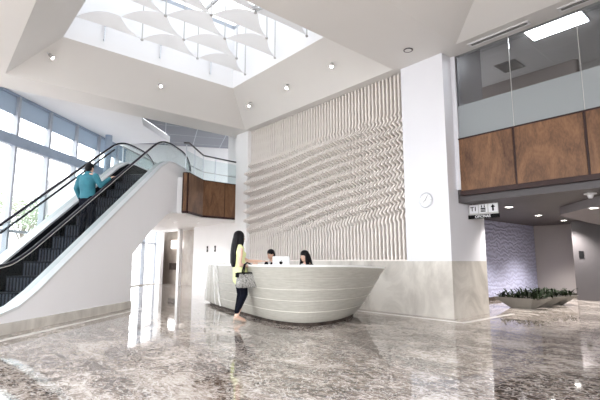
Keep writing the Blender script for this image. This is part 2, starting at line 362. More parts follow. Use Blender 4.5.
struct(MB().box(X1, X1+.1, 3.0, Y1, 0, 6.7).box(X1, X1+.1, Y0, 3.0, 4.2, 6.7).build('wall_light_block', 'wall'))  # unseen wall added to cut side fill light; lower opening lets some in
# skylight shaft and glazing
ZG = 8.3
b = MB()
hi = [(tx0,ty0),(tx1,ty0),(tx1,ty1),(tx0,ty1)]
for i in range(4):
    p, r = hi[i], hi[(i+1)%4]
    b.poly([(*p,tz),(*r,tz),(*r,ZG),(*p,ZG)])
struct(b.build('wall_skylight', 'ceilw'))
w2 = struct(MB().box(tx0-.1,tx1+.1,ty0-.1,ty0,ZG,ZG+.12).box(tx0-.1,tx1+.1,ty1,ty1+.1,ZG,ZG+.12).box(tx0-.1,tx0,ty0,ty1,ZG,ZG+.12).box(tx1,tx1+.1,ty0,ty1,ZG,ZG+.12).build('window_1', 'frame'))
for x in (-9.55, -8.2): MB().box(x-.03, x+.03, ty0, ty1, ZG, ZG+.1).build('glazing_bar', 'vent', w2)
for y in (3.15, 4.32, 5.49): MB().box(tx0, tx1, y-.03, y+.03, ZG, ZG+.09).build('glazing_bar', 'vent', w2)
MB().box(tx0, tx1, ty0, ty1, ZG+.10, ZG+.108).build('pane', 'glassk', w2)
# roof slabs round the skylight (keeps daylight out of the coffers' backs)
b = MB()
b.box(-12.9,3.2,-3.4,ty0-.1,6.6,6.7); b.box(-12.9,3.2,ty1+.1,8.3,6.6,6.7); b.box(-12.9,tx0-.1,ty0-.1,ty1+.1,6.6,6.7); b.box(tx1+.1,3.2,ty0-.1,ty1+.1,6.6,6.7)
struct(b.build('ceiling_roof', 'ceilw'))

# ------------------------------------------------------------------ sails
ZS = 6.5
nx = {0:-9.99, 1:-9.31, 2:-8.61, 3:-7.93, 4:-7.22}
def sail(ci, y, first, where):
    x0, x1 = nx[ci], nx[ci+1] if ci < 4 else nx[4]+0.62
    P1, P3, P4 = Vector((x0,y,0)), Vector((x0,y+1.5,0)), Vector((x1,y+0.75,0))
    t = thing('fabric_sail', 'white stretched fabric sail under the skylight, '+where, 'sail', (x0, y+0.75, ZS), group='fabric sails under the skylight')
    N = 12; bm = MB(); g = {}
    for i in range(N+1):
        for j in range(N+1-i):
            u, v = i/N, j/N; w = 1-u-v
            p = P1*w + P3*u + P4*v
            # free edges bow inwards, the cloth arches up between its corners
            bow = 0.04*4*w*v; c = (P1+P3+P4)/3
            p = p + (c-p)*bow*0.5 + (c-p)*(0.30*4*u*v)*0.5
            z = 0.13*4*w*v*(1-u*0.5) + 0.02*4*u*w - 0.03*4*u*v
            g[i,j] = bm.bm.verts.new((p.x-x0, p.y-y-0.75, z))
    for i in range(N):
        for j in range(N-i):
            bm.bm.faces.new([g[i,j], g[i+1,j], g[i,j+1]])
            if i+j < N-1: bm.bm.faces.new([g[i+1,j], g[i+1,j+1], g[i,j+1]])
    bm.build('membrane', 'sail', t, smooth=True)
    MB().cyl((0, 0.75, 0.0), 0.014, ZG-ZS, 8).build('hanging_rod', 'vent', t)
    MB().cyl((0, 0.75, -0.03), 0.035, 0.03, 10).build('corner_clamp', 'vent', t)
    return t
names = {0:'nearest the left shaft wall', 1:'second column from the left shaft wall', 2:'middle column', 3:'second column from the right', 4:'far right column'}
rows = {0:[2.02,3.51,5.02], 1:[2.79,4.30], 2:[2.02,3.52,5.05], 3:[2.77,4.28], 4:[3.45,4.95]}
ordn = {2:['nearer one','farther one'],3:['nearest of three','middle one of three','farthest of three']}
for ci, ys in rows.items():
    for k, y in enumerate(ys):
        sail(ci, y, False, names[ci]+', '+ordn[len(ys)][k])
# stub rods on the shaft's left wall
for k, (y, w) in enumerate(((2.88,'nearest of three'),(4.33,'middle of three'),(5.86,'farthest of three'))):
    o = MB().cyl((tx0+0.06, y, 6.56), 0.016, 0.42, 8).cyl((tx0+0.06, y, 6.95), 0.03, 0.05, 8).box(tx0, tx0+0.06, y-.012, y+.012, 6.6, 6.63).build('anchor_rod', 'steel')
    tag(o, 'short grey anchor rod on the left white wall of the skylight shaft, '+w, 'rod', 'anchor rods on the skylight wall')
# long steel arm at the far right of the skylight
tag(MB().sweep([(-7.2,4.85,6.52),(-6.95,6.5,7.1)],[0.022,0.022],8).sweep([(-7.2,4.85,6.56),(-6.95,6.6,7.5)],[0.012,0.012],8).build('steel_strut','vent'), 'long slanted grey steel strut beside the rightmost sails', 'strut')

# ------------------------------------------------------------------ pillar, dado, slat wall
struct(MB().box(-5.63, -4.57, D, 9.39, H, Z1).box(-4.57, -4.475, 8.28, 9.39, 2.6, Z1).build('wall_pillar', 'pillar'))
dado = struct(MB().box(-11.9, -4.57, D, 8.28, 0, H-0.002).box(-5.63,-4.57,8.28001,9.39,0,H-0.002).build('wall_dado', 'stone'))
b = MB()
for x in (-10.6,-9.3,-8.0,-6.73): b.box(x-.002, x+.002, D-.0015, D+.01, 0.0, H-.004)
b.build('joint', 'slatback', dado)
struct(MB().box(-12.6, -4.75, 8.28, 8.4, 0, 6.6).build('wall_back', 'wall'))
struct(MB().box(-12.62, -11.9, D, 9.2, 0, Z1).build('wall_pier', 'wall'))
def bump(ph):
    t_ = (ph/(2*pi)) % 1.0
    if t_ < 0.28: v = t_/0.28; return v*v*(3-2*v)
    v = (t_-0.28)/0.72; return 0.5+0.5*cos(pi*v)
t = thing('wave_slat_screen', 'tall cream screen of vertical wavy slats on the wall behind the reception desk', 'wall screen', (-8.77, 8.2, H))
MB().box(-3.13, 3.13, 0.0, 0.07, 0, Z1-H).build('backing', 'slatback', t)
b = MB(); NS = 56; rowsz = 250
for i in range(NS):
    x = -3.09 + 6.18*i/(NS-1); rings = []
    for k in range(rowsz+1):
        z = (Z1-H-0.02)*k/rowsz; za = z + H
        env = max(0, min(1, (za-1.75)/0.75)) * max(0, min(1, (4.62+0.03*x-za)/0.55)); env = env*env*(3-2*env)
        xf = (x+3.13)/6.26; ph = 2*pi*((za - 4.35 - 0.05*x - 0.04*sin(x*1.3+0.6))/(0.315-0.095*xf))
        amp = (0.24-0.150*xf)*(0.9+0.1*sin(x*1.1))
        dep = 0.15 + env*amp*1.25*bump(ph) + (1-env)*0.006*sin(ph) 
        xs = x + env*0.010*cos(ph)
        hw = 0.025
        rings.append([(xs-hw, 0.0, z+0.01), (xs-hw, -dep+0.012, z+0.01), (xs-hw+0.01, -dep, z+0.01), (xs+hw-0.01, -dep, z+0.01), (xs+hw, -dep+0.012, z+0.01), (xs+hw, 0.0, z+0.01)])
    b.loft(rings, closed=False, caps=False)
b.build('wavy_slats', 'slat', t)
MB().box(-3.13, 3.13, -0.16, 0.0, 0, 0.03).build('bottom_rail', 'slat', t)

# clock
t = thing('wall_clock', 'round white wall clock with thin steel rim on the white pillar', 'clock', (-5.10, D, 2.41))
b = MB(); rr = []
for k in range(33):
    a = 2*pi*k/32; rr.append((0.150*cos(a), -0.02, 0.150*sin(a)))
b.sweep(rr, [0.011]*33, 8, round_ends=False); b.build('rim', 'steel', t, smooth=True)
MB().cyl((0,-0.018,0), 0.148, 0.018, 40, axis='y').build('clock_face', 'signw', t)
for ang, ln in ((-2.2, 0.075), (0.5, 0.115)):
    MB().prism([(-0.004*cos(ang), 0.004*sin(ang)), (0.004*cos(ang), -0.004*sin(ang)), (sin(ang)*ln+0.002, cos(ang)*ln), (sin(ang)*ln-0.002, cos(ang)*ln)], -0.024, -0.020, 'y').build('clock_hand', 'signk', t)
for k in range(12):
    b = MB(); a = k*pi/6; u = Vector((sin(a), 0, cos(a))); w = Vector((cos(a), 0, -sin(a)))
    b.sweep([u*0.115+Vector((0,-.021,0)), u*0.135+Vector((0,-.021,0))], [0.0035]*2, 6)
    b.build('hour_mark', 'vent', t)

# ------------------------------------------------------------------ right-hand balcony, upper room, lift lobby
YB = 8.30
t = thing('balcony_front', 'right-hand balcony front of brown wood panels with frosted and clear glass above', 'balcony', (-4.47, YB, 2.46))
xs = [0.0, 1.13, 2.31, 3.50, 4.70, 5.90]
for a, c in zip(xs, xs[1:]):
    MB().box(a+.012, c-.03, -0.05, -0.005, 0.10, 1.185).build('wood_panel', 'wood', t, bevel=0.004)
    MB().box(c-.024, c+.006, -0.045, -0.002, 0.08, 1.185).build('joint_strip', 'darkwood', t)
MB().box(0, 6.0, -0.07, 0.0, 0.0, 0.095).build('bottom_rail', 'darkwood', t)
MB().box(0, 6.0, -0.055, 0.04, 1.185, 1.215).build('top_rail', 'darkwood', t)
for a, c in zip(xs, xs[1:]):
    MB().box(a+.006, c-.006, 0.0, 0.012, 1.275-.06, 1.93).build('frosted_glass', 'frost', t)
    MB().box(a+.006, c-.006, 0.0, 0.012, 1.93, Z1-2.46-.01).build('clear_glass', 'glassr', t)
    MB().box(c-.004, c+.004, -0.004, 0.016, 1.215, Z1-2.46-.01).build('glass_joint', 'vent', t)
struct(MB().box(-4.57, 3.2, YB+0.02, 12.6, 2.36, 3.55).build('floor_upper', 'darksoffit'))
struct(MB().box(-4.57, 3.2, YB, YB+.12, Z1, 6.6).build('trim_3', 'ceil'))
struct(MB().box(-6.2, 3.2, YB+.12, 12.6, 6.1, 6.2).build('ceiling_upper', 'gridr'))
struct(MB().box(-6.2, 3.2, 12.2, 12.3, 3.55, 6.1).build('wall_upper', 'greyroom'))
struct(MB().box(3.1, 3.2, YB+.12, 12.2, 3.55, 6.1).build('wall_right', 'greyroom'))
struct(MB().box(-4.475, -4.44, YB+.02, 9.42, 3.55, 6.1).box(-6.2,-5.63,9.39,9.45,3.55,6.1).build('trim_4', 'darkcol'))
tag(MB().box(-6.1, -3.25, 11.75, 12.0, 5.72, 6.1).cyl((-3.25,11.875,5.72),0.125,0.38,20).build('ceiling_beam', 'brownbeam'), 'dark brown beam with a rounded end under the upper room ceiling', 'beam')
t = thing('fluorescent_ceiling_light', 'bright rectangular ceiling light in the upper room behind the glass', 'light', (-2.92, 9.74, 6.1))
MB().box(-0.56, 0.56, -0.27, 0.27, -0.015, 0).build('frame', 'plastic', t)
MB().box(-0.53, 0.53, -0.245, 0.245, -0.03, -0.015).build('diffuser', 'troffer', t)
t = thing('ceiling_grille', 'square dark grey air grille in the upper room ceiling', 'air vent', (-4.40, 10.93, 6.1))
MB().box(-.26,.26,-.32,.32,-.012,0).build('frame', 'darkcol', t)
for k in range(9): MB().box(-.24,.24,-.28+k*.067,-.255+k*.067,-.024,-.012).build('slat', 'ventd', t)
# linear vents
for (xa, xb, w) in ((-4.03,-2.85,'the one nearer the white pillar'), (-2.36,-1.18,'the one cut by the top of the picture')):
    t = thing('linear_air_vent', 'long narrow ceiling air vent, '+w, 'air vent', ((xa+xb)/2, 8.10, Z1), group='linear ceiling vents')
    hx = (xb-xa)/2
    MB().box(-hx,hx,-.085,-.045,-.012,0).box(-hx,hx,.045,.085,-.012,0).box(-hx,-hx+.04,-.045,.045,-.012,0).box(hx-.04,hx,-.045,.045,-.012,0).build('frame', 'plastic', t)
    MB().box(-hx+.04,hx-.04,-.045,.045,-.004,0).build('slot', 'ventd', t)
    MB().box(-hx+.04,hx-.04,-.003,.003,-.010,-.004).build('blade', 'vent', t)
# lift lobby
ZL = 2.33
struct(MB().box(-6.1, 4, 12.6, 17, ZL, ZL+.1).box(-6.1,-4.57,9.4,12.6,ZL,ZL+.1).box(-4.57,4,YB+.02,12.6,ZL,2.36).build('ceiling_lift', 'darksoffit'))
struct(MB().box(-6.1, -6.0, 9.39, 15.9, 0.10, ZL).build('wall_tiled', 'tile'))
struct(MB().box(-6.1, 1.0, 15.9, 16.0, 0.0, ZL).build('wall_taupe', 'taupewall'))
struct(MB().box(-6.1, -5.97, 9.39, 15.9, 0, 0.10).box(-5.97, 1.0, 15.86, 15.9, 0, .1).build('baseboard_lift', 'toe'))
struct(MB().box(-4.45, -3.6, 14.6, 15.9, 0, ZL).build('wall_dark', 'darkcol'))
tag(MB().box(-4.30,-4.18,14.585,14.6,1.22,1.42).build('call_panel','signk'), 'small black call panel on the dark column', 'panel')
struct(MB().box(1.0, 1.1, YB+.3, 16, 0, ZL).build('wall_lift', 'taupewall'))
b = MB(); b.prism([(-3.52,10.95),(-3.46,10.72),(-1.6,8.05+.4),(1,8.45),(1,15.9),(-3.72,14.6),(-3.70,13.5),(-3.55,11.3)], 2.16, ZL)
struct(b.build('ceiling_drop', 'palesoffit'))
def downlight(x, y, z, where, group=None, power=0, col=(1,.95,.90), r=0.075):
    t = thing('downlight', where, 'light', (x, y, z), group=group)
    b = MB(); rr = [(r*1.15*cos(2*pi*k/24), r*1.15*sin(2*pi*k/24), -0.006) for k in range(25)]
    b.sweep(rr, [0.014]*25, 6, round_ends=False).build('ring', 'plastic' if power else 'darkcol', t, smooth=True)
    MB().cyl((0,0,-0.012), r, 0.010, 20).build('lens', ('dlamp' if power > 50 else 'mlamp') if power else 'ceil', t)
    if power:
        l = bpy.data.lights.new('downlight_beam', 'SPOT'); l.energy = power; l.color = col; l.spot_size = 2.0; l.spot_blend = 0.8; l.shadow_soft_size = 0.07
        lo = bpy.data.objects.new('downlight_beam', l); COL.objects.link(lo); lo.parent = t; lo.location = (0,0,-0.04)
G = 'downlights in the dark lift lobby ceiling'
downlight(-4.16, 9.75, ZL, 'round lit downlight in the dark soffit just right of the hanging sign', G, 110)
downlight(-4.42, 12.1, ZL, 'round lit downlight in the dark soffit, middle one of three', G, 260)
downlight(-4.50, 14.2, ZL, 'round lit downlight in the dark soffit, farthest of three', G, 260)
downlight(-2.55, 9.75, 2.16, 'round lit downlight in the pale dropped ceiling at right', None, 90)
downlight(-4.96, 7.29, Z1, 'round recessed ceiling light above the white pillar', None, 0)
t = thing('smoke_detector', 'small white ceiling detector under the wooden balcony edge', 'detector', (-2.36, 8.9, ZL))
MB().cyl((0,0,-0.02), 0.10, 0.02, 24).build('base_plate', 'plastic', t)
MB().cyl((0,0,-0.09), 0.035, 0.07, 16, r2=0.06).build('sensor_head', 'plastic', t, smooth=True)

# hanging sign
t = thing('hanging_sign', 'hanging sign with T1, lift and arrow tiles over a black OFICINAS bar', 'sign', (-4.55, 8.70, 0))
def txt(s, size, x, z, m, parent, y=-0.012, name='lettering'):
    c = bpy.data.curves.new('txt', 'FONT'); c.body = s; c.size = size; c.align_x = 'CENTER'; c.align_y = 'CENTER'; c.extrude = 0.002; c.offset = size*0.018
    o = bpy.data.objects.new('txt', c); COL.objects.link(o)
    dg = bpy.context.evaluated_depsgraph_get(); dg.update()
    me = bpy.data.meshes.new_from_object(o.evaluated_get(dg)); bpy.data.objects.remove(o)
    me.transform(Matrix.Translation((x, y, z)) @ Matrix.Rotation(pi/2, 4, 'X'))
    me.materials.clear(); me.materials.append(M[m])
    o = bpy.data.objects.new(name, me); COL.objects.link(o); o.parent = parent; return o
tiles = []
for k, (xa, xb) in enumerate(((0.02,0.20),(0.225,0.405),(0.43,0.615))):
    p = MB().box(xa, xb, -0.010, 0.010, 2.125, 2.30).build('sign_tile', 'signw', t); tiles.append(p)
MB().box(-0.015, 0.64, -0.012, 0.012, 2.01, 2.09).build('name_bar', 'signk', t)
MB().box(-0.01, 0.62, 0.010, 0.016, 2.01, 2.31).build('back_plate', 'vent', t)
for x in (0.08, 0.54): MB().box(x-.006, x+.006, 0.010, 0.016, 2.30, ZL).build('hanger', 'vent', t)
txt('T1', 0.125, 0.11, 2.212, 'signk', tiles[0])
txt('OFICINAS', 0.075, 0.30, 2.048, 'signw', t, y=-0.015)
b = MB()
for x in (0.285, 0.345): b.box(x-.010,x+.010,-.014,-.010,2.235,2.27); b.cyl((x,-.014,2.283),0.009,.004,10,axis='y')
b.box(0.265,0.365,-.014,-.010,2.145,2.165); b.box(0.265,0.365,-.014,-.010,2.175,2.19); b.box(0.265,0.365,-.014,-.010,2.20,2.225)
b.build('lift_symbol', 'signk', tiles[1])
MB().prism([(0.5225,2.285),(0.57,2.225),(0.54,2.225),(0.54,2.15),(0.505,2.15),(0.505,2.225),(0.475,2.225)], -.014, -.010, 'y').build('arrow', 'signk', tiles[2])

# stanchion at right edge
t = thing('barrier_post', 'dark upright barrier panel at the right edge of the picture', 'barrier', (-2.52, 10.02, 0), PHI)
MB().box(-.06,.30,-.03,.03,0.0,0.76).build('panel', 'darkcol', t, bevel=0.006)
MB().box(-.065,.31,-.04,.04,0.76,0.80).build('cap', 'signk', t, bevel=0.004)
MB().box(-.09,.33,-.08,.08,0,0.02).build('base', 'darkcol', t)

# planters
def planter(x, y, where, idx):
    t = thing('trough_planter', 'low taupe trough planter with sloping sides, '+where, 'planter', (x, y, 0), 0, 'trough planters in the lift lobby')
    zt = 0.25; bx0, bx1, by = -0.48, -0.02, 0.09; ux0, ux1, uy = -0.82, 0.36, 0.24
    b = MB(); n = 1
    outer0 = [(bx0,-by,0),(bx1,-by,0),(bx1+.06,0,0),(bx1,by,0),(bx0,by,0)]; outer1 = [(ux0,-uy,zt),(ux1-.26,-uy,zt),(ux1-.12,0,zt),(ux1,uy,zt),(ux0,uy,zt)]
    inner1 = [(ux0+.03,-uy+.03,zt),(ux1-.30,-uy+.03,zt),(ux1-.16,0,zt),(ux1-.04,uy-.03,zt),(ux0+.03,uy-.03,zt)]; inner0 = [(p[0],p[1],zt-.05) for p in inner1]
    b.loft([outer0, outer1, inner1, inner0]); b.build('trough', 'planter', t)
    MB().prism([(ux0+.05,-uy+.05),(ux1-.33,-uy+.05),(ux1-.1,uy-.05),(ux0+.05,uy-.05)], zt-.05, zt-.02).build('soil', 'soil', t)
    p = thing('leafy_plant', 'dark leafy plants growing in the planter '+where, 'plant', (x, y, zt-.02), 0, 'plants in the trough planters')
    b = MB(); rnd = random.Random(idx)
    for k in range(60):
        sx = ux0+.08+rnd.random()*(ux1-ux0-.2); sy = (rnd.random()-.5)*.45; a = rnd.random()*2*pi; ln = .12+rnd.random()*.2; up = .03+rnd.random()*.20
        p0 = Vector((sx,sy,0)); p1 = p0+Vector((cos(a)*ln*.4,sin(a)*ln*.4,up*.75)); p2 = p0+Vector((cos(a)*ln,sin(a)*ln,up))
        w = Vector((-sin(a),cos(a),0))*0.022
        for (q0,q1,w0,w1) in ((p0,p1,.3,1.2),(p1,p2,1.2,.1)):
            b.poly([q0-w*w0,q1-w*w1,q1+w*w1,q0+w*w0]); b.poly([q0-w*w0-Vector((0,0,.003)),q1-w*w1-Vector((0,0,.003)),q1+w*w1-Vector((0,0,.003)),q0+w*w0-Vector((0,0,.003))])
        for j in range(3):
            c = p0.lerp(p2, .4+.2*j); aa = a+(1.2 if j%2 else -1.2); tip = c+Vector((cos(aa)*.09,sin(aa)*.09,.03)); ww = Vector((-sin(aa),cos(aa),0))*.02; m = c.lerp(tip,.5)
            b.poly([c, m-ww, tip, m+ww])
    b.build('foliage', 'leaf', p)
planter(-4.32, 11.05, 'nearest of three', 1); planter(-4.27, 11.85, 'middle one of three', 2); planter(-4.24, 12.65, 'farthest of three', 3)

# ------------------------------------------------------------------ curtain wall on the left
OW = 4.5; ZW = 6.05
w = struct(MB().box(-9, 16, OW-.06, OW+.06, 0, 0.05).build('window_2', 'inlay', mtx=EM))
def cw(name, m, mb): 
    o = mb.build(name, m); o.parent = w; o.matrix_parent_inverse = Matrix.Identity(4); return o
cw('transom', 'bluegrey', MB().box(-9, 16, OW-.12, OW+.06, 4.48, 4.80))
cw('header_blind', 'header', MB().box(-9, 16, OW-.02, OW+.04, 5.42, 6.04))
cw('head_rail', 'bluegrey', MB().box(-9, 16, OW-.08, OW+.06, 5.97, 6.04))
cw('low_rail', 'frame', MB().box(-9, 16, OW-.05, OW+.05, 1.95, 2.03))
for k in range(-7, 12):
    s = 1.11 + 1.38*k
    if s < 15.8: cw('mullion', 'frame', MB().box(s-.045, s+.045, OW-.11, OW+.07, 0.05, 6.0))
cw('pane', 'glass', MB().box(-9, 16, OW+.0, OW+.012, 0.05, 5.42))
o = tag(MB().cyl(esc(5.35, 4.1), 0.13, 6.1, 24).build('steel_post', 'bluegrey', smooth=False), 'round blue-grey steel post standing inside the glass wall behind the escalator', 'post')
# ceilings on the left side
p1 = [esc(-9,4.6), esc(-9,-1.0), esc(-1.9,-1.0)]
b = MB()
pts = [esc(-9.5,4.62), esc(16,4.62), esc(16,3.0), esc(6.6,2.13), esc(4.3,2.13), Vector((-12.9,5.6,0)), Vector((-12.9,-3.4,0)), esc(-9.5,-1.0)]
pts = [esc(-1.95,4.62), esc(6.6,4.62), esc(6.6,2.13), esc(4.25,2.13), Vector((-12.9, 4.55, 0))]
b.prism([(p.x,p.y) for p in pts], ZW, 6.3)
struct(b.build('ceiling_left', 'ceilw'))
b = MB()
pts = [Vector((-12.9,4.0,0)), esc(4.0,2.13), esc(6.6,2.13), esc(6.6,4.62), esc(16,4.62), Vector((-28,16,0)), Vector((-12.9,16,0))]
b.prism([(p.x,p.y) for p in pts], 6.31, 6.4)
struct(b.build('ceiling_grid', 'gridl'))
# upper floor slab on the left
b = MB()
sl = [(-12.24,5.83),(-12.34,5.93),(-13.14,6.86),(-13.2,8.7),(-13.05,15),(-30,15),(-27.5,9.0)]
e1 = esc(2.55, 1.62); e2 = esc(2.55, 4.4); e3 = esc(16, 4.4); e0 = esc(2.55, -0.1)
pts = [(e0.x,e0.y)] + sl[1:5] + [(-26,15),(e3.x,e3.y),(e2.x,e2.y)]
b.prism(pts, 2.60, 3.72)
struct(b.build('floor_mezzanine', 'wall'))
b = MB(); a_ = esc(1.9,-0.0); c_ = esc(1.9,1.5); d_ = esc(3.0,1.5)
b.prism([(a_.x,a_.y),(-12.36,5.72),(-12.26,5.93),(-13.10,6.88),(-13.14,8.7),(-14.0,8.7),(-14.0,6.9),(d_.x,d_.y),(c_.x,c_.y)], 2.565, 2.60)
struct(b.build('trim_5', 'wall'))
# left balcony
t = thing('balcony_front', 'left-hand faceted wooden balcony front with steel and glass railing', 'balcony', (-13.05, 6.9, 2.58))
cor = [Vector((-12.31,5.85,0)), Vector((-12.22,5.95,0)), Vector((-13.06,6.90,0)), Vector((-13.10,7.78,0)), Vector((-13.12,8.68,0))]
org = Vector((-13.05,6.9,2.58))
def seg_box(mb, a, c, z0, z1, th, sh=0.0):
    d = (c-a).normalized(); n = Vector((d.y,-d.x,0)); a2 = a+n*sh; c2 = c+n*sh
    pts = [a2, c2, c2+n*th, a2+n*th]; mb.prism([(p.x-org.x, p.y-org.y) for p in pts], z0-org.z, z1-org.z); return mb
for i in range(4):
    a, c = cor[i], cor[i+1]; d = (c-a).normalized()
    seg_box(MB(), a+d*.015, c-d*.015, 2.66, 3.84, 0.04, 0.0).build('wood_panel', 'wood', t, bevel=0.003)
    seg_box(MB(), a, c, 2.585, 2.655, 0.05, 0.0).build('bottom_rail', 'darkwood', t)
    seg_box(MB(), a, c, 3.84, 3.865, 0.045, -.003).build('top_rail', 'darkwood', t)
for p in cor: MB().box(p.x-org.x-.022, p.x-org.x+.022, p.y-org.y-.022, p.y-org.y+.022, 0.03, 1.28).build('corner_strip', 'darkwood', t)
hr = [Vector((-12.35,5.85,4.82)), Vector((-12.45,6.05,4.88)), Vector((-13.15,6.95,4.74)), Vector((-13.2,8.66,4.70))]
MB().sweep([p-org for p in hr], [0.028]*4, 10).build('handrail', 'darkcol', t, smooth=True)
MB().sweep([Vector((-12.4,5.9,4.2))-org, Vector((-13.15,6.95,4.16))-org, Vector((-13.2,8.66,4.14))-org], [0.012]*3, 8).build('mid_rail', 'vent', t, smooth=True)
for p in (Vector((-12.40,5.95,0)), Vector((-12.75,6.42,0)), Vector((-13.15,6.95,0)), Vector((-13.18,7.45,0)), Vector((-13.2,8.6,0))):
    MB().box(p.x-org.x-.02, p.x-org.x+.02, p.y-org.y-.012, p.y-org.y+.012, 1.1, 2.2).build('rail_post', 'steel', t)
for a, c in ((Vector((-12.42,5.97,0)),Vector((-13.13,6.93,0))),(Vector((-13.17,6.98,0)),Vector((-13.19,8.6,0)))):
    seg_box(MB(), a, c, 3.86, 4.6, 0.01).build('glass_panel', 'glassg', t)

# walls on the left beyond
W1 = 8.8
b = MB()
b.box(-17.3, -12.6, W1, W1+.15, 0, 2.6); b.box(-18.92,-18.68,W1,W1+.15,0,2.6); b.box(-22.4,-20.75,W1,W1+.15,0,2.6)
struct(b.build('wall_portal', 'wall'))
b = MB(); b.box(-22.2,-16.9,9.45,9.55,0,2.6); b.box(-16.95,-16.85,8.95,9.45,0,2.6); b.box(-22.3,-22.2,8.95,9.55,0,2.6)  # stone back wall, plus hidden end pieces added to block stray daylight
struct(b.build('wall_stone', 'stoned'))
tag(MB().box(-20.85,-19.75,9.38,9.445,1.76,2.14).build('light_box','litbox'), 'white lit box high in the stone niche left of the desk', 'light box')
tag(MB().box(-20.95,-19.8,9.36,9.445,0.70,1.03).build('dark_cabinet','toe'), 'small dark brown cabinet front in the stone niche below the lit box', 'cabinet')
struct(MB().box(-14.6,-12.6,W1,W1+.1,3.7,6.4).build('wall_mezzanine','wall'))
b = MB(); pa, pb = Vector((-19.2,6.0,0)), Vector((-14.6,14.5,0)); dd = (pb-pa).normalized(); nn = Vector((-dd.y,dd.x,0))
b.prism([((pa).x,pa.y),(pb.x,pb.y),(pb.x+nn.x*.1,pb.y+nn.y*.1),(pa.x+nn.x*.1,pa.y+nn.y*.1)], 3.7, 6.31)
struct(b.build('wall_far','wall'))
for x, wd in ((-16.05,'left one of two'),(-15.42,'right one of two')):
    t = thing('wall_switch', 'small black plate on the white wall left of the desk, '+wd, 'switch', (x, W1, 1.62), group='black wall plates')
    MB().box(-.055,.055,-.012,0,-.12,.12).build('plate','signk',t,bevel=.003); MB().box(-.02,.02,-.018,-.012,-.05,.05).build('button','vent',t)
for (x,y,wd) in ((-14.3,6.35,'nearest of three'),(-15.3,7.0,'middle of three'),(-15.2,7.9,'farthest of three')):
    downlight(x, y, 2.60, 'small recessed downlight in the white soffit left of the desk, '+wd, 'downlights under the left balcony', 28, (1,.97,.93), .05)
# spot lights on the coffer faces
def spot(p, aim, nrm, label, group):
    t = thing('ceiling_spotlight', label, 'light', p, group=group)
    aim = Vector(aim).normalized(); nrm = Vector(nrm).normalized()
    MB().sweep([(0,0,0), nrm*0.10], [0.012,0.012], 8).build('arm','steel',t)
    c = nrm*0.12
    MB().sweep([c-aim*0.07, c+aim*0.06],[0.035,0.042],14,round_ends=False).build('housing','vent',t,smooth=True)
    MB().sweep([c+aim*0.061, c+aim*0.066],[0.034,0.034],14,round_ends=False).build('bulb','lamp',t)
    l = bpy.data.lights.new('spot_beam','SPOT'); l.energy = 25; l.spot_size = 1.3; l.spot_blend = .7; l.color = (1,.95,.88); l.shadow_soft_size = .04
    lo = bpy.data.objects.new('spot_beam', l); COL.objects.link(lo); lo.parent = t; lo.location = c+aim*0.09; lo.rotation_euler = aim.to_track_quat('-Z','Y').to_euler()
spot((-11.25,4.5,6.06), (0.75,0.1,-0.7), (0.64,0,-0.77), 'small bright spotlight on the left sloping side of the ceiling coffer', None)
GS = 'spotlights on the far coffer side'
for x, wd in ((-10.64,'leftmost of three'),(-8.80,'middle of three'),(-7.05,'rightmost of three')):
    spot((x,7.19,5.99), (0.25,-0.35,-0.8), (0,-0.6,-0.8), 'small bright spotlight on the coffer slope above the slat wall, '+wd, GS)
spot((-11.25,1.75,6.05), (0.4,0.5,-0.7), (0.3,0.7,-0.7), 'small spotlight fitting in the near left corner slope at the top left', None)

# ------------------------------------------------------------------ escalator
t = thing('escalator', 'white-sided escalator with glass balustrades rising to the upper floor', 'escalator', EP, ERZ)
prof = [(-7.5,0),(0,0),(0,1.30),(0.86,1.90),(1.75,2.42),(2.15,2.60),(3.75,2.60),(3.75,4.0),(3.55,4.08),(2.2,4.08),(1.85,4.03),(1.4,3.80),(-3.2,0.58),(-3.6,0.36),(-4.0,0.27),(-4.5,0.25),(-7.5,0.25)]
MB().prism(prof, 0.0, 0.10, 'y').build('side_panel', 'escpanel', t)
MB().prism(prof, 1.45, 1.55, 'y').build('side_panel', 'escpanel', t)
prof2 = [(-0.02,0.0),(-0.02,1.3),(0.86,1.9),(1.75,2.42),(2.15,2.6),(3.75,2.6),(3.75,2.9),(2.0,2.9),(0.2,1.75),(-0.22,1.4),(-0.22,0)]
MB().prism(prof2, 0.10, 1.45, 'y').build('underside', 'escpanel', t)
MB().box(-7.5, 0.015, -0.02, 0.0, 0.0, 0.17).build('stone_base', 'stone', t)
MB().box(-0.0, 0.02, -0.02, 1.55, 0.0, 0.17).build('stone_base', 'stone', t)
def off(path, dz): return [(s, z+dz) for s, z in path]
deckline = [(-7.5,0.25),(-4.5,0.25),(-4.0,0.27),(-3.6,0.36),(-3.2,0.58),(1.4,3.80),(1.85,4.03),(2.2,4.08),(3.55,4.08),(3.75,4.0)]
def strip(line, y0, y1, th, name, m, parent, lift=0.0):
    up = [(s, z+th+lift) for s, z in line]; dn = [(s, z+lift) for s, z in line]
    b = MB()
    for (a, c, e, g) in zip(dn, dn[1:], up[1:], up): b.prism([a, c, e, g], y0, y1, 'y')
    return b.build(name, m, parent)
for (ya, yb) in ((-0.01, 0.26), (1.29, 1.56)):
    strip(deckline, ya, yb, 0.05, 'deck_cover', 'escdeck', t)
for ya in (0.25, 1.28): strip(deckline, ya, ya+.02, -0.70, 'skirt_panel', 'step', t)
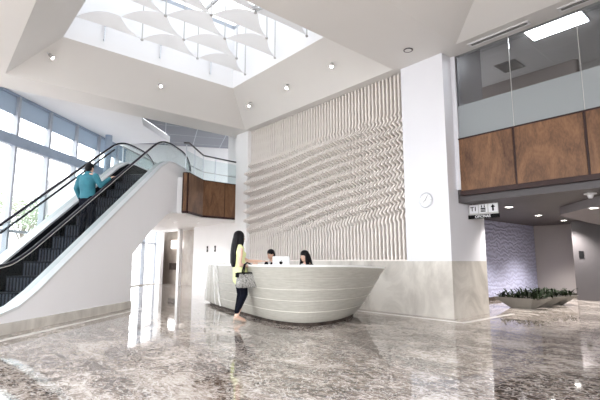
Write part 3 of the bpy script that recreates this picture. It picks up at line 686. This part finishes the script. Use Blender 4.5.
# balustrades
hand = [(-4.9,0.45),(-5.05,0.6),(-5.05,0.85),(-4.85,0.99),(-4.5,1.02),(-4.0,1.04),(-3.7,1.09),(-3.4,1.24),(-3.1,1.43),(1.1,4.37),(1.45,4.56),(1.8,4.67),(2.2,4.72),(3.0,4.72),(3.35,4.68),(3.65,4.55),(3.85,4.35),(3.90,4.15),(3.82,4.02)]
def smoothpath(P, k=2):
    for _ in range(k):
        Q = [P[0]]
        for a, c in zip(P, P[1:]):
            Q += [(a[0]*.75+c[0]*.25, a[1]*.75+c[1]*.25), (a[0]*.25+c[0]*.75, a[1]*.25+c[1]*.75)]
        P = Q + [P[-1]]
    return P
hs = smoothpath(hand)
for yc in (0.13, 1.42):
    MB().sweep([(s, yc, z) for s, z in hs], [(0.025, 0.04)]*len(hs), 10, ref=(0,0,1)) if False else None
    MB().sweep([(s, yc, z) for s, z in hs], [(0.036, 0.019)]*len(hs), 10, ref=(0,1,0)).build('handrail', 'black', t, smooth=True)
    MB().sweep([(s, yc, z-0.035) for s, z in hs[4:-4]], [(0.022, 0.014)]*len(hs[4:-4]), 8, ref=(0,1,0)).build('handrail_guide', 'chrome', t, smooth=True)
    gp = [(-4.8,0.30)] + [(s, z-0.03) for s, z in hs if s > -4.85 or z > 0.5][2:-4] + [(3.6,4.10),(2.2,4.12),(1.85,4.07),(1.4,3.84),(-3.2,0.62),(-3.6,0.40),(-4.0,0.31)]
    MB().prism(gp, yc-.005, yc+.005, 'y').build('glass_panel', 'glassg', t)
# inner black line of the left balustrade (lower gasket)
strip([(-3.5,0.98),(-3.2,1.17),(1.3,4.32)], 1.40, 1.44, 0.035, 'gasket', 'black', t)
# steps
for k in range(0, 14):
    sn = 0.4*k - 3.64; z = 0.28*k
    st = MB().box(sn, sn+0.405, 0.275, 1.275, z-0.03, z).build('step', 'step', t)
    r = MB().box(sn+.01, sn+.03, 0.275, 1.275, max(z-0.28, -.1), z-.03)
    r = r.build('riser', 'step', st); r = MB()
    for j in range(14): r.box(sn, sn+.012, 0.30+j*.07, 0.33+j*.07, max(z-0.28, -.1), z-.03)
    r.build('riser_ribs', 'stepribs', st)
    MB().box(sn, sn+.02, 0.275, 1.275, z, z+.003).build('nosing', 'stepribs', st)
MB().box(-7.5, -3.64, 0.275, 1.275, 0.0, 0.02).build('floor_plate', 'steel', t)
MB().box(1.95, 3.75, 0.275, 1.275, 3.60, 3.73).build('floor_plate', 'steel', t)
# second landing balustrade glass
o = thing('landing_railing', 'clear glass railing with dark top rail beside the escalator landing', 'railing', EP, ERZ)
MB().box(2.6, 7.5, 1.9, 1.912, 3.73, 4.75).build('glass_panel', 'glassg', o)
MB().sweep([(2.6,1.906,4.78),(7.5,1.906,4.78)],[0.025,0.025],8).build('top_rail','vent',o)
for s in (2.62,3.8,5.0,6.2,7.4): MB().box(s-.02,s+.02,1.89,1.92,3.72,4.76).build('rail_post','steel',o)

# ------------------------------------------------------------------ reception desk
bp = [(-11.25,6.25),(-10.7,5.92),(-10.14,5.74),(-9.41,5.49),(-8.5,5.27),(-7.79,5.15),(-6.95,4.96),(-6.45,4.88),(-6.05,4.90),(-5.76,5.02),(-5.63,5.25),(-5.63,5.70),(-5.83,6.25),(-6.10,6.72),(-6.40,7.12)]
def resample(P, n):
    P = [Vector((*p, 0)) for p in P]
    for _ in range(3):
        Q = [P[0]]
        for a, c in zip(P, P[1:]): Q += [a.lerp(c,.25), a.lerp(c,.75)]
        P = Q+[P[-1]]
    ls = [0]
    for a, c in zip(P, P[1:]): ls.append(ls[-1]+(c-a).length)
    out = []; j = 0
    for i in range(n+1):
        s = ls[-1]*i/n
        while j < len(P)-2 and ls[j+1] < s: j += 1
        f = (s-ls[j])/max(1e-6, ls[j+1]-ls[j]); out.append(P[j].lerp(P[j+1], min(1, f)))
    return out
NB = 120
base = resample(bp, NB)
nor = []
for i in range(NB+1):
    d = (base[min(i+1,NB)]-base[max(i-1,0)]).normalized(); nor.append(Vector((d.y,-d.x,0)))
HT = 1.03
tipdir = Vector((0.85, 0.15, 0))
def deskpt(i, h):     # h 0..1 from toe to rim
    f = i/NB; p = base[i]
    fl = 0.10 + 0.30*max(0, min(1, (f-0.25)/0.45))
    prof = h**0.8
    q_ = p + nor[i]*(fl*prof)
    # bow end sweeps outwards
    e = max(0, min(1, (f-0.72)/0.28)); e = e*e*(3-2*e)
    q_ = q_ + Vector((0.25, 0.03, 0))*(e*prof*0.95)
    # rippled part at the far left
    wv = max(0, min(1, (0.30-f)/0.12)); q_ = q_ + nor[i]*(0.15*wv*(1-0.55*h)*(abs(sin(f*pi*19))**0.7-0.6)) + Vector((0.22,0.1,0))*(wv*h*0.8*max(0,1-f/0.3))
    q_ = q_ + nor[i]*(0.016*((h*5.0) % 1.0))*(1-wv)
    q_.z = 0.07 + h*(HT-0.06*e*h - 0.07)
    return q_
t = thing('reception_desk', 'long curved boat-shaped ivory reception desk with white counter rim', 'desk', (0,0,0))
hs_ = []
for k in range(5):
    for u in (0.0, 0.25, 0.5, 0.75, 0.985): hs_.append((k+u)/5)
hs_.append(0.9999)
rings = [[deskpt(i, h) for i in range(NB+1)] for h in hs_]
b = MB(); b.loft(rings, closed=False, caps=False)
inner = [[p - nor[i]*0.05 for i, p in enumerate(r)] for r in (rings[0], rings[-1])]
b.loft([rings[-1], inner[1], [Vector((p.x,p.y,0.75)) - nor[i]*0.1 for i, p in enumerate(inner[1])], inner[0], rings[0]], closed=False, caps=False)
bmesh.ops.remove_doubles(b.bm, verts=b.bm.verts[:], dist=1e-5)
b.build('desk_front', 'desk', t)
# counter ledge along the top
top = [deskpt(i, 0.9999) for i in range(NB+1)]
b = MB()
for i in range(NB):
    a, c = top[i], top[i+1]; w_ = 0.36
    wa = w_ if i < NB*0.86 else w_*max(0.12, (NB-i)/(NB*0.14)); wc = w_ if i+1 < NB*0.86 else w_*max(0.12,(NB-i-1)/(NB*0.14))
    a0, c0 = a+nor[i]*.012, c+nor[i+1]*.012; a1, c1 = a-nor[i]*wa, c-nor[i+1]*wc
    v = [Vector((p.x,p.y,p.z)) for p in (a0,c0,c1,a1)]
    lo_ = [b.bm.verts.new(p) for p in v]; hi_ = [b.bm.verts.new(p+Vector((0,0,.035))) for p in v]
    b.bm.faces.new(hi_); b.bm.faces.new(lo_[::-1])
    for k in range(4): b.bm.faces.new([lo_[k],lo_[(k+1)%4],hi_[(k+1)%4],hi_[k]])
b.build('counter_top', 'desktop', t)
b = MB(); b.loft([[p - nor[i]*0.06 for i, p in enumerate([Vector((v.x,v.y,0)) for v in base])], [Vector((v.x,v.y,0.085)) - nor[i]*0.06 for i, v in enumerate(base)], [Vector((v.x,v.y,0.085)) - nor[i]*0.16 for i, v in enumerate(base)], [Vector((v.x,v.y,0.0)) - nor[i]*0.16 for i, v in enumerate(base)]], closed=False, caps=False)
b.build('toe_kick', 'toe', t)
# pale ribs on the rippled left end, pale seams between the planks
for i in (3, 8, 13, 19, 26, 34):
    b = MB(); R1 = []; n_ = nor[i]; tn = Vector((-n_.y, n_.x, 0))
    for k in range(13):
        p = deskpt(i, min(.9999, k/12*.999)); R1.append([p-tn*.012-n_*.02, p-tn*.012+n_*.035, p+tn*.012+n_*.035, p+tn*.012-n_*.02])
    b.loft(R1); b.build('rib', 'desktop', t)
for hh in (0.2, 0.4, 0.6):
    b = MB(); R1 = []
    for i in range(34, NB+1):
        p = deskpt(i, hh-0.002); n_ = nor[i]; R1.append([p-n_*.01+Vector((0,0,-.0035)), p+n_*.008+Vector((0,0,-.0035)), p+n_*.008+Vector((0,0,.0035)), p-n_*.01+Vector((0,0,.005))])
    b.loft(R1); b.build('plank_seam', 'seam', t)
# work surface behind
wsf = [base[i]-nor[i]*0.10 for i in range(8, 108, 4)]; wsb = [base[i]-nor[i]*0.75 for i in range(8, 96, 4)]
b = MB(); pts = [(p.x,p.y) for p in wsf] + [(p.x,p.y) for p in [Vector((-6.9,6.5,0)),Vector((-7.2,6.0,0)),Vector((-8.0,6.0,0)),Vector((-9.4,6.3,0)),Vector((-10.4,6.7,0))]]
b.prism(pts, 0.70, 0.735); b.build('work_surface', 'desktop', t)
for (x, y) in ((-9.9,6.42),(-7.1,5.85),(-8.5,5.95)): MB().box(x-.03,x+.03,y-.03,y+.03,0,.70).build('leg','steel',t)

# monitor
t = thing('computer_monitor', 'white-backed computer monitor standing on the reception desk', 'monitor', (-7.72, 6.10, 0.735), radians(38))
MB().box(-.20,.20,-.012,.012,0.14,0.50).build('screen_housing','plastic',t,bevel=.01)
MB().box(-.19,.19,.012,.014,0.17,0.49).build('screen','signk',t)
MB().prism([(-.06,.0),(-.04,.30),(.04,.30),(.06,.0)], -.05,-.03,'y').build('stand','steel',t)
MB().box(-.10,.10,-.11,.07,0,.012).build('foot','steel',t,bevel=.003)
b = MB(); b.cyl((-.012,-.016,.36),.026,.004,18,axis='y'); b.cyl((.012,-.016,.36),.026,.004,18,axis='y'); b.cyl((0,-.016,.348),.03,.004,18,axis='y'); b.prism([(-.004,.39),(.006,.388),(.02,.412),(.006,.408)],-.016,-.012,'y')
b.build('logo','signk',t)

# ------------------------------------------------------------------ people
def finger(b, p, d, bend, ln, r):
    p = Vector(p); d = Vector(d).normalized(); bend = Vector(bend).normalized()
    pts = [p - d*0.02, p]; cur = d.copy()
    for k, f in enumerate((0.45, 0.3, 0.25)):
        p = p + cur*ln*f; pts.append(p.copy()); cur = (cur + bend*0.45).normalized()
    b.sweep(pts, [r, r, r*.95, r*.9, r*.75], 8)
def hand(b, wrist, d, palm_n, s=1.0, curl=1.0, side=1):
    """d = direction of fingers, palm_n = direction the palm faces"""
    w = Vector(wrist); d = Vector(d).normalized(); n = Vector(palm_n); n = (n-d*n.dot(d)).normalized(); u = d.cross(n)*side
    b.sweep([w - d*0.02, w + d*0.03*s, w + d*0.085*s], [(0.026*s,0.020*s),(0.036*s,0.016*s),(0.040*s,0.013*s)], 12, ref=tuple(u))
    for k, ln in enumerate((0.070,0.078,0.072,0.058)):
        q0 = w + d*0.085*s + u*(0.030-0.020*k)*s
        finger(b, q0, d + u*(0.06-0.04*k), n*curl, ln*s, 0.0088*s)
    finger(b, w + d*0.030*s + u*0.030*s, d*0.75 + u*0.8, n*curl*0.6, 0.062*s, 0.0105*s)
def head(b, c, f, s=1.0):
    """head of height ~.23 centred at c, looking along f (horizontal unit)"""
    c = Vector(c); f = Vector(f).normalized(); r = f.cross(Vector((0,0,1))).normalized(); up = r.cross(f).normalized()
    R = Matrix((r, f, up)).transposed()
    b.ell(c + up*0.025*s, (0.076*s,0.095*s,0.092*s), R, 20)
    b.ell(c + f*0.022*s - up*0.045*s, (0.060*s,0.070*s,0.070*s), R, 16)
    b.ell(c + f*0.060*s - up*0.088*s, (0.026*s,0.024*s,0.022*s), R, 12)
    b.sweep([c+f*0.088*s+up*0.018*s, c+f*0.108*s-up*0.022*s],[0.008*s,0.014*s],10)
    for sg in (-1,1): b.ell(c + r*sg*0.076*s - up*0.008*s, (0.010*s,0.020*s,0.032*s), R, 10)
    return R, r, f, up, c
def face_parts(parent, R, r, f, up, c, s=1.0):
    for sg in (-1,1):
        e = MB().ell(c + r*sg*0.030*s + f*0.083*s + up*0.012*s, (0.014*s,0.008*s,0.009*s), R, 10).build('eye','eyew',parent,smooth=True)
        MB().ell(c + r*sg*0.030*s + f*0.090*s + up*0.012*s, (0.006*s,0.004*s,0.0065*s), R, 8).build('iris','eye',e,smooth=True)
        MB().sweep([c+r*sg*0.014*s+f*0.096*s+up*0.030*s, c+r*sg*0.045*s+f*0.084*s+up*0.032*s],[0.004*s,0.003*s],6).build('eyebrow','hair',parent)
    MB().sweep([c-r*0.022*s+f*0.084*s-up*0.052*s, c+f*0.094*s-up*0.054*s, c+r*0.022*s+f*0.084*s-up*0.052*s],[0.004*s,0.007*s,0.004*s],8).build('mouth','lip',parent,smooth=True)

def heading(az):   # rotation so that local +Y looks along azimuth az (degrees clockwise from the camera's forward)
    a = radians(az); v = RT*sin(a) + FW*cos(a); return atan2(v.y, v.x) - pi/2

# --- standing woman at the counter (faces picture right, slightly away)
t = thing('person', 'standing woman with long black hair in a lime top and dark trousers at the desk', 'person', (-7.03, 4.53, 0), heading(60))
zz = 1.69
b = MB()
hd = head(b, (0.0, -0.00, 1.575), (0.0, 1, -0.12))
b.sweep([(0,-.01,1.49),(0,-.03,1.38)],[0.050,0.056],14)
b.sweep([(0,-.02,1.36),(0,-.02,1.25),(0,0,1.08),(0,.03,.95),(0,.05,.86)],[(.15,.085),(.145,.105),(.115,.09),(.15,.11),(.155,.115)],20,ref=(1,0,0))
# right arm (picture side): hangs, forearm forward carrying the bag
b.sweep([(.165,-.03,1.35),(.195,-.06,1.10),(.20,-.05,1.06)],[.046,.038,.037],12)
b.sweep([(.20,-.05,1.06),(.19,.12,1.035),(.17,.20,1.05)],[.037,.030,.025],12)
hand(b, (.17,.205,1.05), (-.2,1,.1), (-1,0,0), .92, .8, side=1)
# left arm reaching over the counter
b.sweep([(-.16,-.02,1.35),(-.16,.18,1.17),(-.14,.24,1.13)],[.046,.038,.037],12)
b.sweep([(-.14,.24,1.13),(-.10,.42,1.125),(-.07,.50,1.125)],[.037,.030,.024],12)
hand(b, (-.07,.505,1.125), (.2,1,0), (0,0,-1), .92, .4, side=-1)
# legs
for sx, ax, kx in ((.085,-.05,.09),(-.085,.0,.08)):
    b.sweep([(sx,.04,.88),(sx*.9,kx,.50),(sx*.7,ax,.11)],[.085,.055,.036],14)
    b.sweep([(sx*.7,ax-.01,.12),(sx*.7,ax+.08,.05),(sx*.7,ax+.15,.03)],[.033,.032,.026],10)
rpart('body', b, 'skin2', t, .008)
face_parts(t, *hd)
b = MB()
b.sweep([(0,-.02,1.405),(0,-.02,1.30),(0,-.01,1.18),(0,.01,1.02),(0,.04,.86),(0,.04,.80)],[(.135,.075),(.17,.115),(.15,.115),(.155,.12),(.185,.14),(.19,.145)],22,ref=(1,0,0))
for sg in (-1,1): b.ell((sg*.155,-.02,1.36),(.05,.06,.05))
for sg in (-1,1): b.ell((sg*.06,.075,1.25),(.06,.045,.06))
rpart('blouse', b, 'yellow', t, .010)
b = MB()
b.sweep([(0,.03,.95),(0,.05,.86),(0,.04,.80)],[(.16,.12),(.172,.13),(.16,.12)],18,ref=(1,0,0))
for sx, ax, kx in ((.085,-.05,.09),(-.085,.0,.08)):
    b.sweep([(sx,.04,.86),(sx*.9,kx,.50),(sx*.7,ax+.01,.20)],[.098,.070,.052],14)
rpart('trousers', b, 'navy', t, .009)
b = MB(); R, r_, f_, up_, c_ = hd
b.ell((0,-.012,1.614),(.092,.106,.099)); b.ell((0,-.05,1.55),(.092,.075,.11))
b.sweep([(0,-.06,1.58),(0,-.095,1.42),(0,-.115,1.25),(0,-.12,1.10),(0,-.11,1.03)],[(.095,.06),(.11,.055),(.12,.045),(.11,.035),(.08,.02)],16,ref=(1,0,0))
for sg in (-1,1): b.sweep([(sg*.075,.02,1.62),(sg*.09,.01,1.50),(sg*.10,-.02,1.36),(sg*.105,.0,1.24)],[(.02,.05),(.022,.055),(.022,.05),(.012,.03)],12,ref=(1,0,0))
rpart('hair', b, 'hair', t, .010)
for sx, ax in ((.06,-.05),(-.06,.0)):
    sh = MB().sweep([(sx,ax-.03,.075),(sx,ax+.05,.055),(sx,ax+.13,.022),(sx,ax+.19,.014)],[(.03,.028),(.033,.024),(.036,.016),(.016,.009)],12,ref=(1,0,0)).build('shoe','nude',t,smooth=True)
    MB().sweep([(sx,ax-.045,.07),(sx,ax-.05,.006)],[.012,.006],8).build('heel','nude',sh)
# handbag
t = thing('handbag', 'grey snakeskin handbag with black handles hanging from the standing woman\'s arm', 'handbag', (0,0,0))
pw = Matrix.Translation((-7.03,4.53,0)) @ Matrix.Rotation(heading(60),4,'Z')
t.matrix_world = pw @ Matrix.Translation((.27,.07,.645)) @ Matrix.Diagonal((1.1,1.25,1.1,1))
b = MB(); rings = []
for z, hx, hy in ((0,.065,.155),(.012,.075,.17),(.10,.07,.175),(.20,.05,.165),(.245,.03,.15)):
    rings.append([(hx*math.copysign(abs(cos(a))**.6,cos(a)), hy*math.copysign(abs(sin(a))**.35,sin(a)), z) for a in [2*pi*k/32 for k in range(32)]])
b.loft(rings); b.build('bag_body','snake',t,smooth=True)
b = MB()
b.box(-.045,.045,-.16,.16,.232,.252).build('top_trim','signk',t,bevel=.004)
for x in (-.035,.035):
    MB().sweep([(x,-.075,.20),(x,-.072,.28),(x*.6,-.05,.38),(x*.3-.03,0,.415),(x*.6,.05,.38),(x,.072,.28),(x,.075,.20)],[.011]*7,8).build('handle','signk',t,smooth=True)
for y in (-.165,.165): MB().box(-.05,.05,y-.012,y+.012,.17,.245).build('side_strap','signk',t,bevel=.003)

# --- man on the escalator
sM, oM = -1.08, 0.60
pm = esc(sM, oM, 1.683)
t = thing('person', 'man in a teal long-sleeved shirt and dark trousers riding up the escalator', 'person', pm, ERZ - pi/2 - radians(6))
b = MB()
hd = head(b, (0,.02,1.56), (0.05,1,-.1))
b.sweep([(0,0,1.48),(0,-.02,1.38)],[.06,.065],14)
b.sweep([(0,-.02,1.36),(0,-.02,1.2),(0,0,1.0),(0,0,.88)],[(.17,.095),(.17,.115),(.145,.105),(.16,.115)],20,ref=(1,0,0))
A = dict(rs=(.20,-.02,1.36), re=(.30,.04,1.15), rw=(.42,.20,1.355), ls=(-.20,-.02,1.36), le=(-.255,-.06,1.09), lw=(-.24,.06,.86))
b.sweep([A['rs'],A['re']],[.055,.045],12); b.sweep([A['re'],A['rw']],[.043,.030],12)
hand(b, A['rw'], (.05,1,.55), (0,.5,-1), 1.0, .5, side=1)
b.sweep([A['ls'],A['le']],[.055,.045],12); b.sweep([A['le'],A['lw']],[.043,.030],12)
hand(b, A['lw'], (.05,.35,-1), (1,0,0), 1.0, .5, side=-1)
for sx, fy, fz in ((.09,.06,0),(-.09,.02,0)):
    b.sweep([(sx,0,.90),(sx,fy+.03,.48),(sx,fy-.03,.09)],[.09,.062,.042],14)
    b.sweep([(sx,fy-.05,.05),(sx,fy+.12,.035)],[.038,.03],10)
rpart('body', b, 'skin2', t, .009); face_parts(t, *hd)
b = MB()
b.sweep([(0,-.02,1.43),(0,-.025,1.36),(0,-.025,1.2),(0,0,1.0),(0,0,.88)],[(.085,.07),(.195,.115),(.195,.14),(.175,.13),(.185,.135)],22,ref=(1,0,0))
for k1,k2,k3 in (('rs','re','rw'),('ls','le','lw')):
    p3 = Vector(A[k3]); p2 = Vector(A[k2]); b.sweep([A[k1],A[k2]],[.075,.060],12); b.sweep([A[k2], p2.lerp(p3,.92)],[.060,.042],12)
rpart('shirt', b, 'teal', t, .011)
b = MB(); b.sweep([(0,0,.93),(0,0,.84)],[(.165,.122),(.175,.13)],18,ref=(1,0,0))
for sx, fy in ((.09,.06),(-.09,.02)): b.sweep([(sx,0,.86),(sx,fy+.03,.48),(sx,fy-.03,.08)],[.108,.080,.062],14)
rpart('trousers', b, 'navy', t, .010)
b = MB(); b.ell((0,.012,1.602),(.087,.106,.094)); b.ell((0,-.03,1.555),(.082,.078,.085))
rpart('hair', b, 'hair', t, .009)
for sx, fy in ((.09,.06),(-.09,.02)):
    MB().sweep([(sx,fy-.07,.035),(sx,fy+.05,.036),(sx,fy+.16,.026)],[(.042,.036),(.046,.034),(.04,.024)],12,ref=(1,0,0)).build('shoe','blackcloth',t,smooth=True)

# --- seated receptionists
def seated(loc, az, label, female, skin, cloth):
    t = thing('person', label, 'person', loc, heading(az))
    b = MB()
    f = Vector((0,1,-.15)) ; zc = 1.235
    hd = head(b, (0,.03,zc), f, .97)
    b.sweep([(0,.0,1.15),(0,-.02,1.06)],[.05,.055],14)
    b.sweep([(0,-.03,1.03),(0,-.04,.88),(0,-.03,.68),(0,0,.55)],[(.15,.085),(.15,.105),(.13,.10),(.16,.12)],20,ref=(1,0,0))
    for sg in (-1,1):
        b.sweep([(sg*.175,-.02,1.02),(sg*.21,.06,.80)],[.045,.038],12); b.sweep([(sg*.21,.06,.80),(sg*.13,.28,.775)],[.037,.026],12)
        hand(b, (sg*.13,.285,.775), (-sg*.3,1,0), (0,0,-1), .92, .5, side=sg)
        b.sweep([(sg*.09,0,.53),(sg*.10,.40,.53)],[.085,.062],14); b.sweep([(sg*.10,.42,.52),(sg*.10,.40,.10)],[.055,.038],12); b.sweep([(sg*.10,.38,.05),(sg*.10,.54,.035)],[.036,.028],10)
    rpart('body', b, skin, t, .009); face_parts(t, *hd, .97)
    b = MB(); b.sweep([(0,-.02,1.085),(0,-.03,1.03),(0,-.04,.88),(0,-.03,.68),(0,0,.52)],[(.07,.06),(.175,.10),(.175,.125),(.155,.12),(.18,.135)],22,ref=(1,0,0))
    for sg in (-1,1): b.sweep([(sg*.175,-.02,1.02),(sg*.21,.06,.80)],[.062,.052],12); b.sweep([(sg*.21,.06,.80),(sg*.14,.26,.775)],[.05,.036],12)
    rpart('jacket', b, cloth, t, .011)
    b = MB(); b.prism([(-.04,1.07),(.04,1.07),(0,.93)], .055,.092,'y'); b.build('shirt_front','shirtw',t)
    b = MB()
    for sg in (-1,1): b.sweep([(sg*.09,-.02,.53),(sg*.10,.40,.53)],[.10,.078],14); b.sweep([(sg*.10,.42,.53),(sg*.10,.40,.09)],[.075,.056],12)
    b.sweep([(0,0,.58),(0,0,.50)],[(.17,.13),(.17,.13)],16,ref=(1,0,0))
    rpart('trousers', b, 'blackcloth', t, .011)
    b = MB()
    b.ell((0,.024,zc+.048),(.086,.106,.090)); b.ell((0,-.015,zc),(.083,.078,.09))
    if female:
        b.sweep([(0,-.04,zc+.02),(0,-.075,zc-.10),(0,-.09,zc-.22),(0,-.09,zc-.34)],[(.085,.06),(.12,.05),(.14,.045),(.12,.03)],16,ref=(1,0,0))
        for sg in (-1,1): b.sweep([(sg*.074,.03,zc+.06),(sg*.088,.03,zc-.05),(sg*.11,.03,zc-.17),(sg*.12,.04,zc-.30)],[(.018,.04),(.024,.05),(.03,.05),(.02,.03)],12,ref=(1,0,0))
    rpart('hair', b, 'hair', t, .009)
    for sg in (-1,1): MB().sweep([(sg*.10,.35,.035),(sg*.10,.56,.028)],[(.042,.034),(.038,.022)],12,ref=(1,0,0)).build('shoe','blackcloth',t,smooth=True)
    c = thing('office_chair', 'charcoal office chair under the seated receptionist with '+('long' if female else 'short')+' dark hair', 'chair', loc, heading(az), 'office chairs behind the desk')
    MB().box(-.23,.23,-.22,.24,.36,.43).build('seat','chairf',c,bevel=.02); MB().box(-.20,.20,-.27,-.22,.50,.86).build('backrest','chairf',c,bevel=.015)
    MB().box(-.03,.03,-.26,-.23,.36,.55).build('back_bracket','chairf',c)
    MB().cyl((0,0,.06),.03,.30,14).build('gas_column','chrome',c)
    for k in range(5):
        a = k*2*pi/5+.3; MB().sweep([(0,0,.08),(cos(a)*.28,sin(a)*.28,.06)],[.022,.016],8).build('foot_spoke','chairf',c); MB().ell((cos(a)*.28,sin(a)*.28,.027),(.026,.026,.026),None,10).build('castor','black',c,smooth=True)
    return t
seated((-8.50,6.42,0.05), -140, 'seated receptionist man with short dark hair behind the monitor', False, 'skin', 'blackcloth')
seated((-7.18,6.36,0), -128, 'seated receptionist woman with long dark hair right of the monitor', True, 'skin2', 'blackcloth')

# ------------------------------------------------------------------ outside trees
def tree(p, h, r, label, seed):
    rnd = random.Random(seed)
    t = thing('tree', label, 'tree', p, group='pale trees outside the glass wall')
    b = MB(); b.sweep([(0,0,-.05),(.05,0,h*.35),(0,.05,h*.6)],[.12,.09,.05],8)
    tips = []
    for k in range(9):
        a = rnd.random()*2*pi; e = Vector((cos(a)*r*rnd.uniform(.4,.9), sin(a)*r*rnd.uniform(.4,.9), h*rnd.uniform(.62,.98)))
        b.sweep([(0.02,0,h*rnd.uniform(.3,.5)), e*.55+Vector((0,0,h*.25)), e],[.05,.03,.012],6); tips.append(e)
    b.build('trunk','bark',t)
    b = MB()
    for k in range(1500):
        c = rnd.choice(tips) + Vector((rnd.gauss(0,r*.28),rnd.gauss(0,r*.28),rnd.gauss(0,h*.09)))
        u = Vector((rnd.gauss(0,1),rnd.gauss(0,1),rnd.gauss(0,1))).normalized(); v = u.orthogonal().normalized(); s_ = .05+rnd.random()*.06
        b.poly([c-u*s_, c-v*s_*.6, c+u*s_, c+v*s_*.6])
    b.build('foliage','pale',t)
tr = [(-3.5,13,4.6,1.7,'leftmost, low and wide'),(1.0,15,4.2,1.9,'second from the left'),(4.5,12.5,4.9,1.6,'third, with sparse branches'),(8,16,5.2,2.0,'fourth, beyond the man'),(12,13,5.0,1.8,'rightmost, half hidden by the escalator'),(17,15,5.5,2.0,'far one behind the upper floor')]
for k, (s, o_, h, r, wd) in enumerate(tr): tree(esc(s,o_), h, r, 'pale leafy tree outside the glass wall, '+wd, 40+k)

# ------------------------------------------------------------------ light
sc = bpy.context.scene
wd = bpy.data.worlds.new('world'); sc.world = wd; wd.use_nodes = True
bg = wd.node_tree.nodes['Background']; bg.inputs[0].default_value = (0.95, 0.97, 1.0, 1); bg.inputs[1].default_value = 2.6
sc.view_settings.view_transform = 'Standard'; sc.view_settings.look = 'None'; sc.view_settings.gamma = 1; sc.view_settings.use_curve_mapping = False
sc.view_settings.exposure = 1.3
sc.cycles.use_denoising = True
sc.cycles.max_bounces = 10; sc.cycles.diffuse_bounces = 5; sc.cycles.glossy_bounces = 5; sc.cycles.transparent_max_bounces = 16
sc.cycles.sample_clamp_indirect = 6.0; sc.cycles.caustics_reflective = False; sc.cycles.caustics_refractive = False
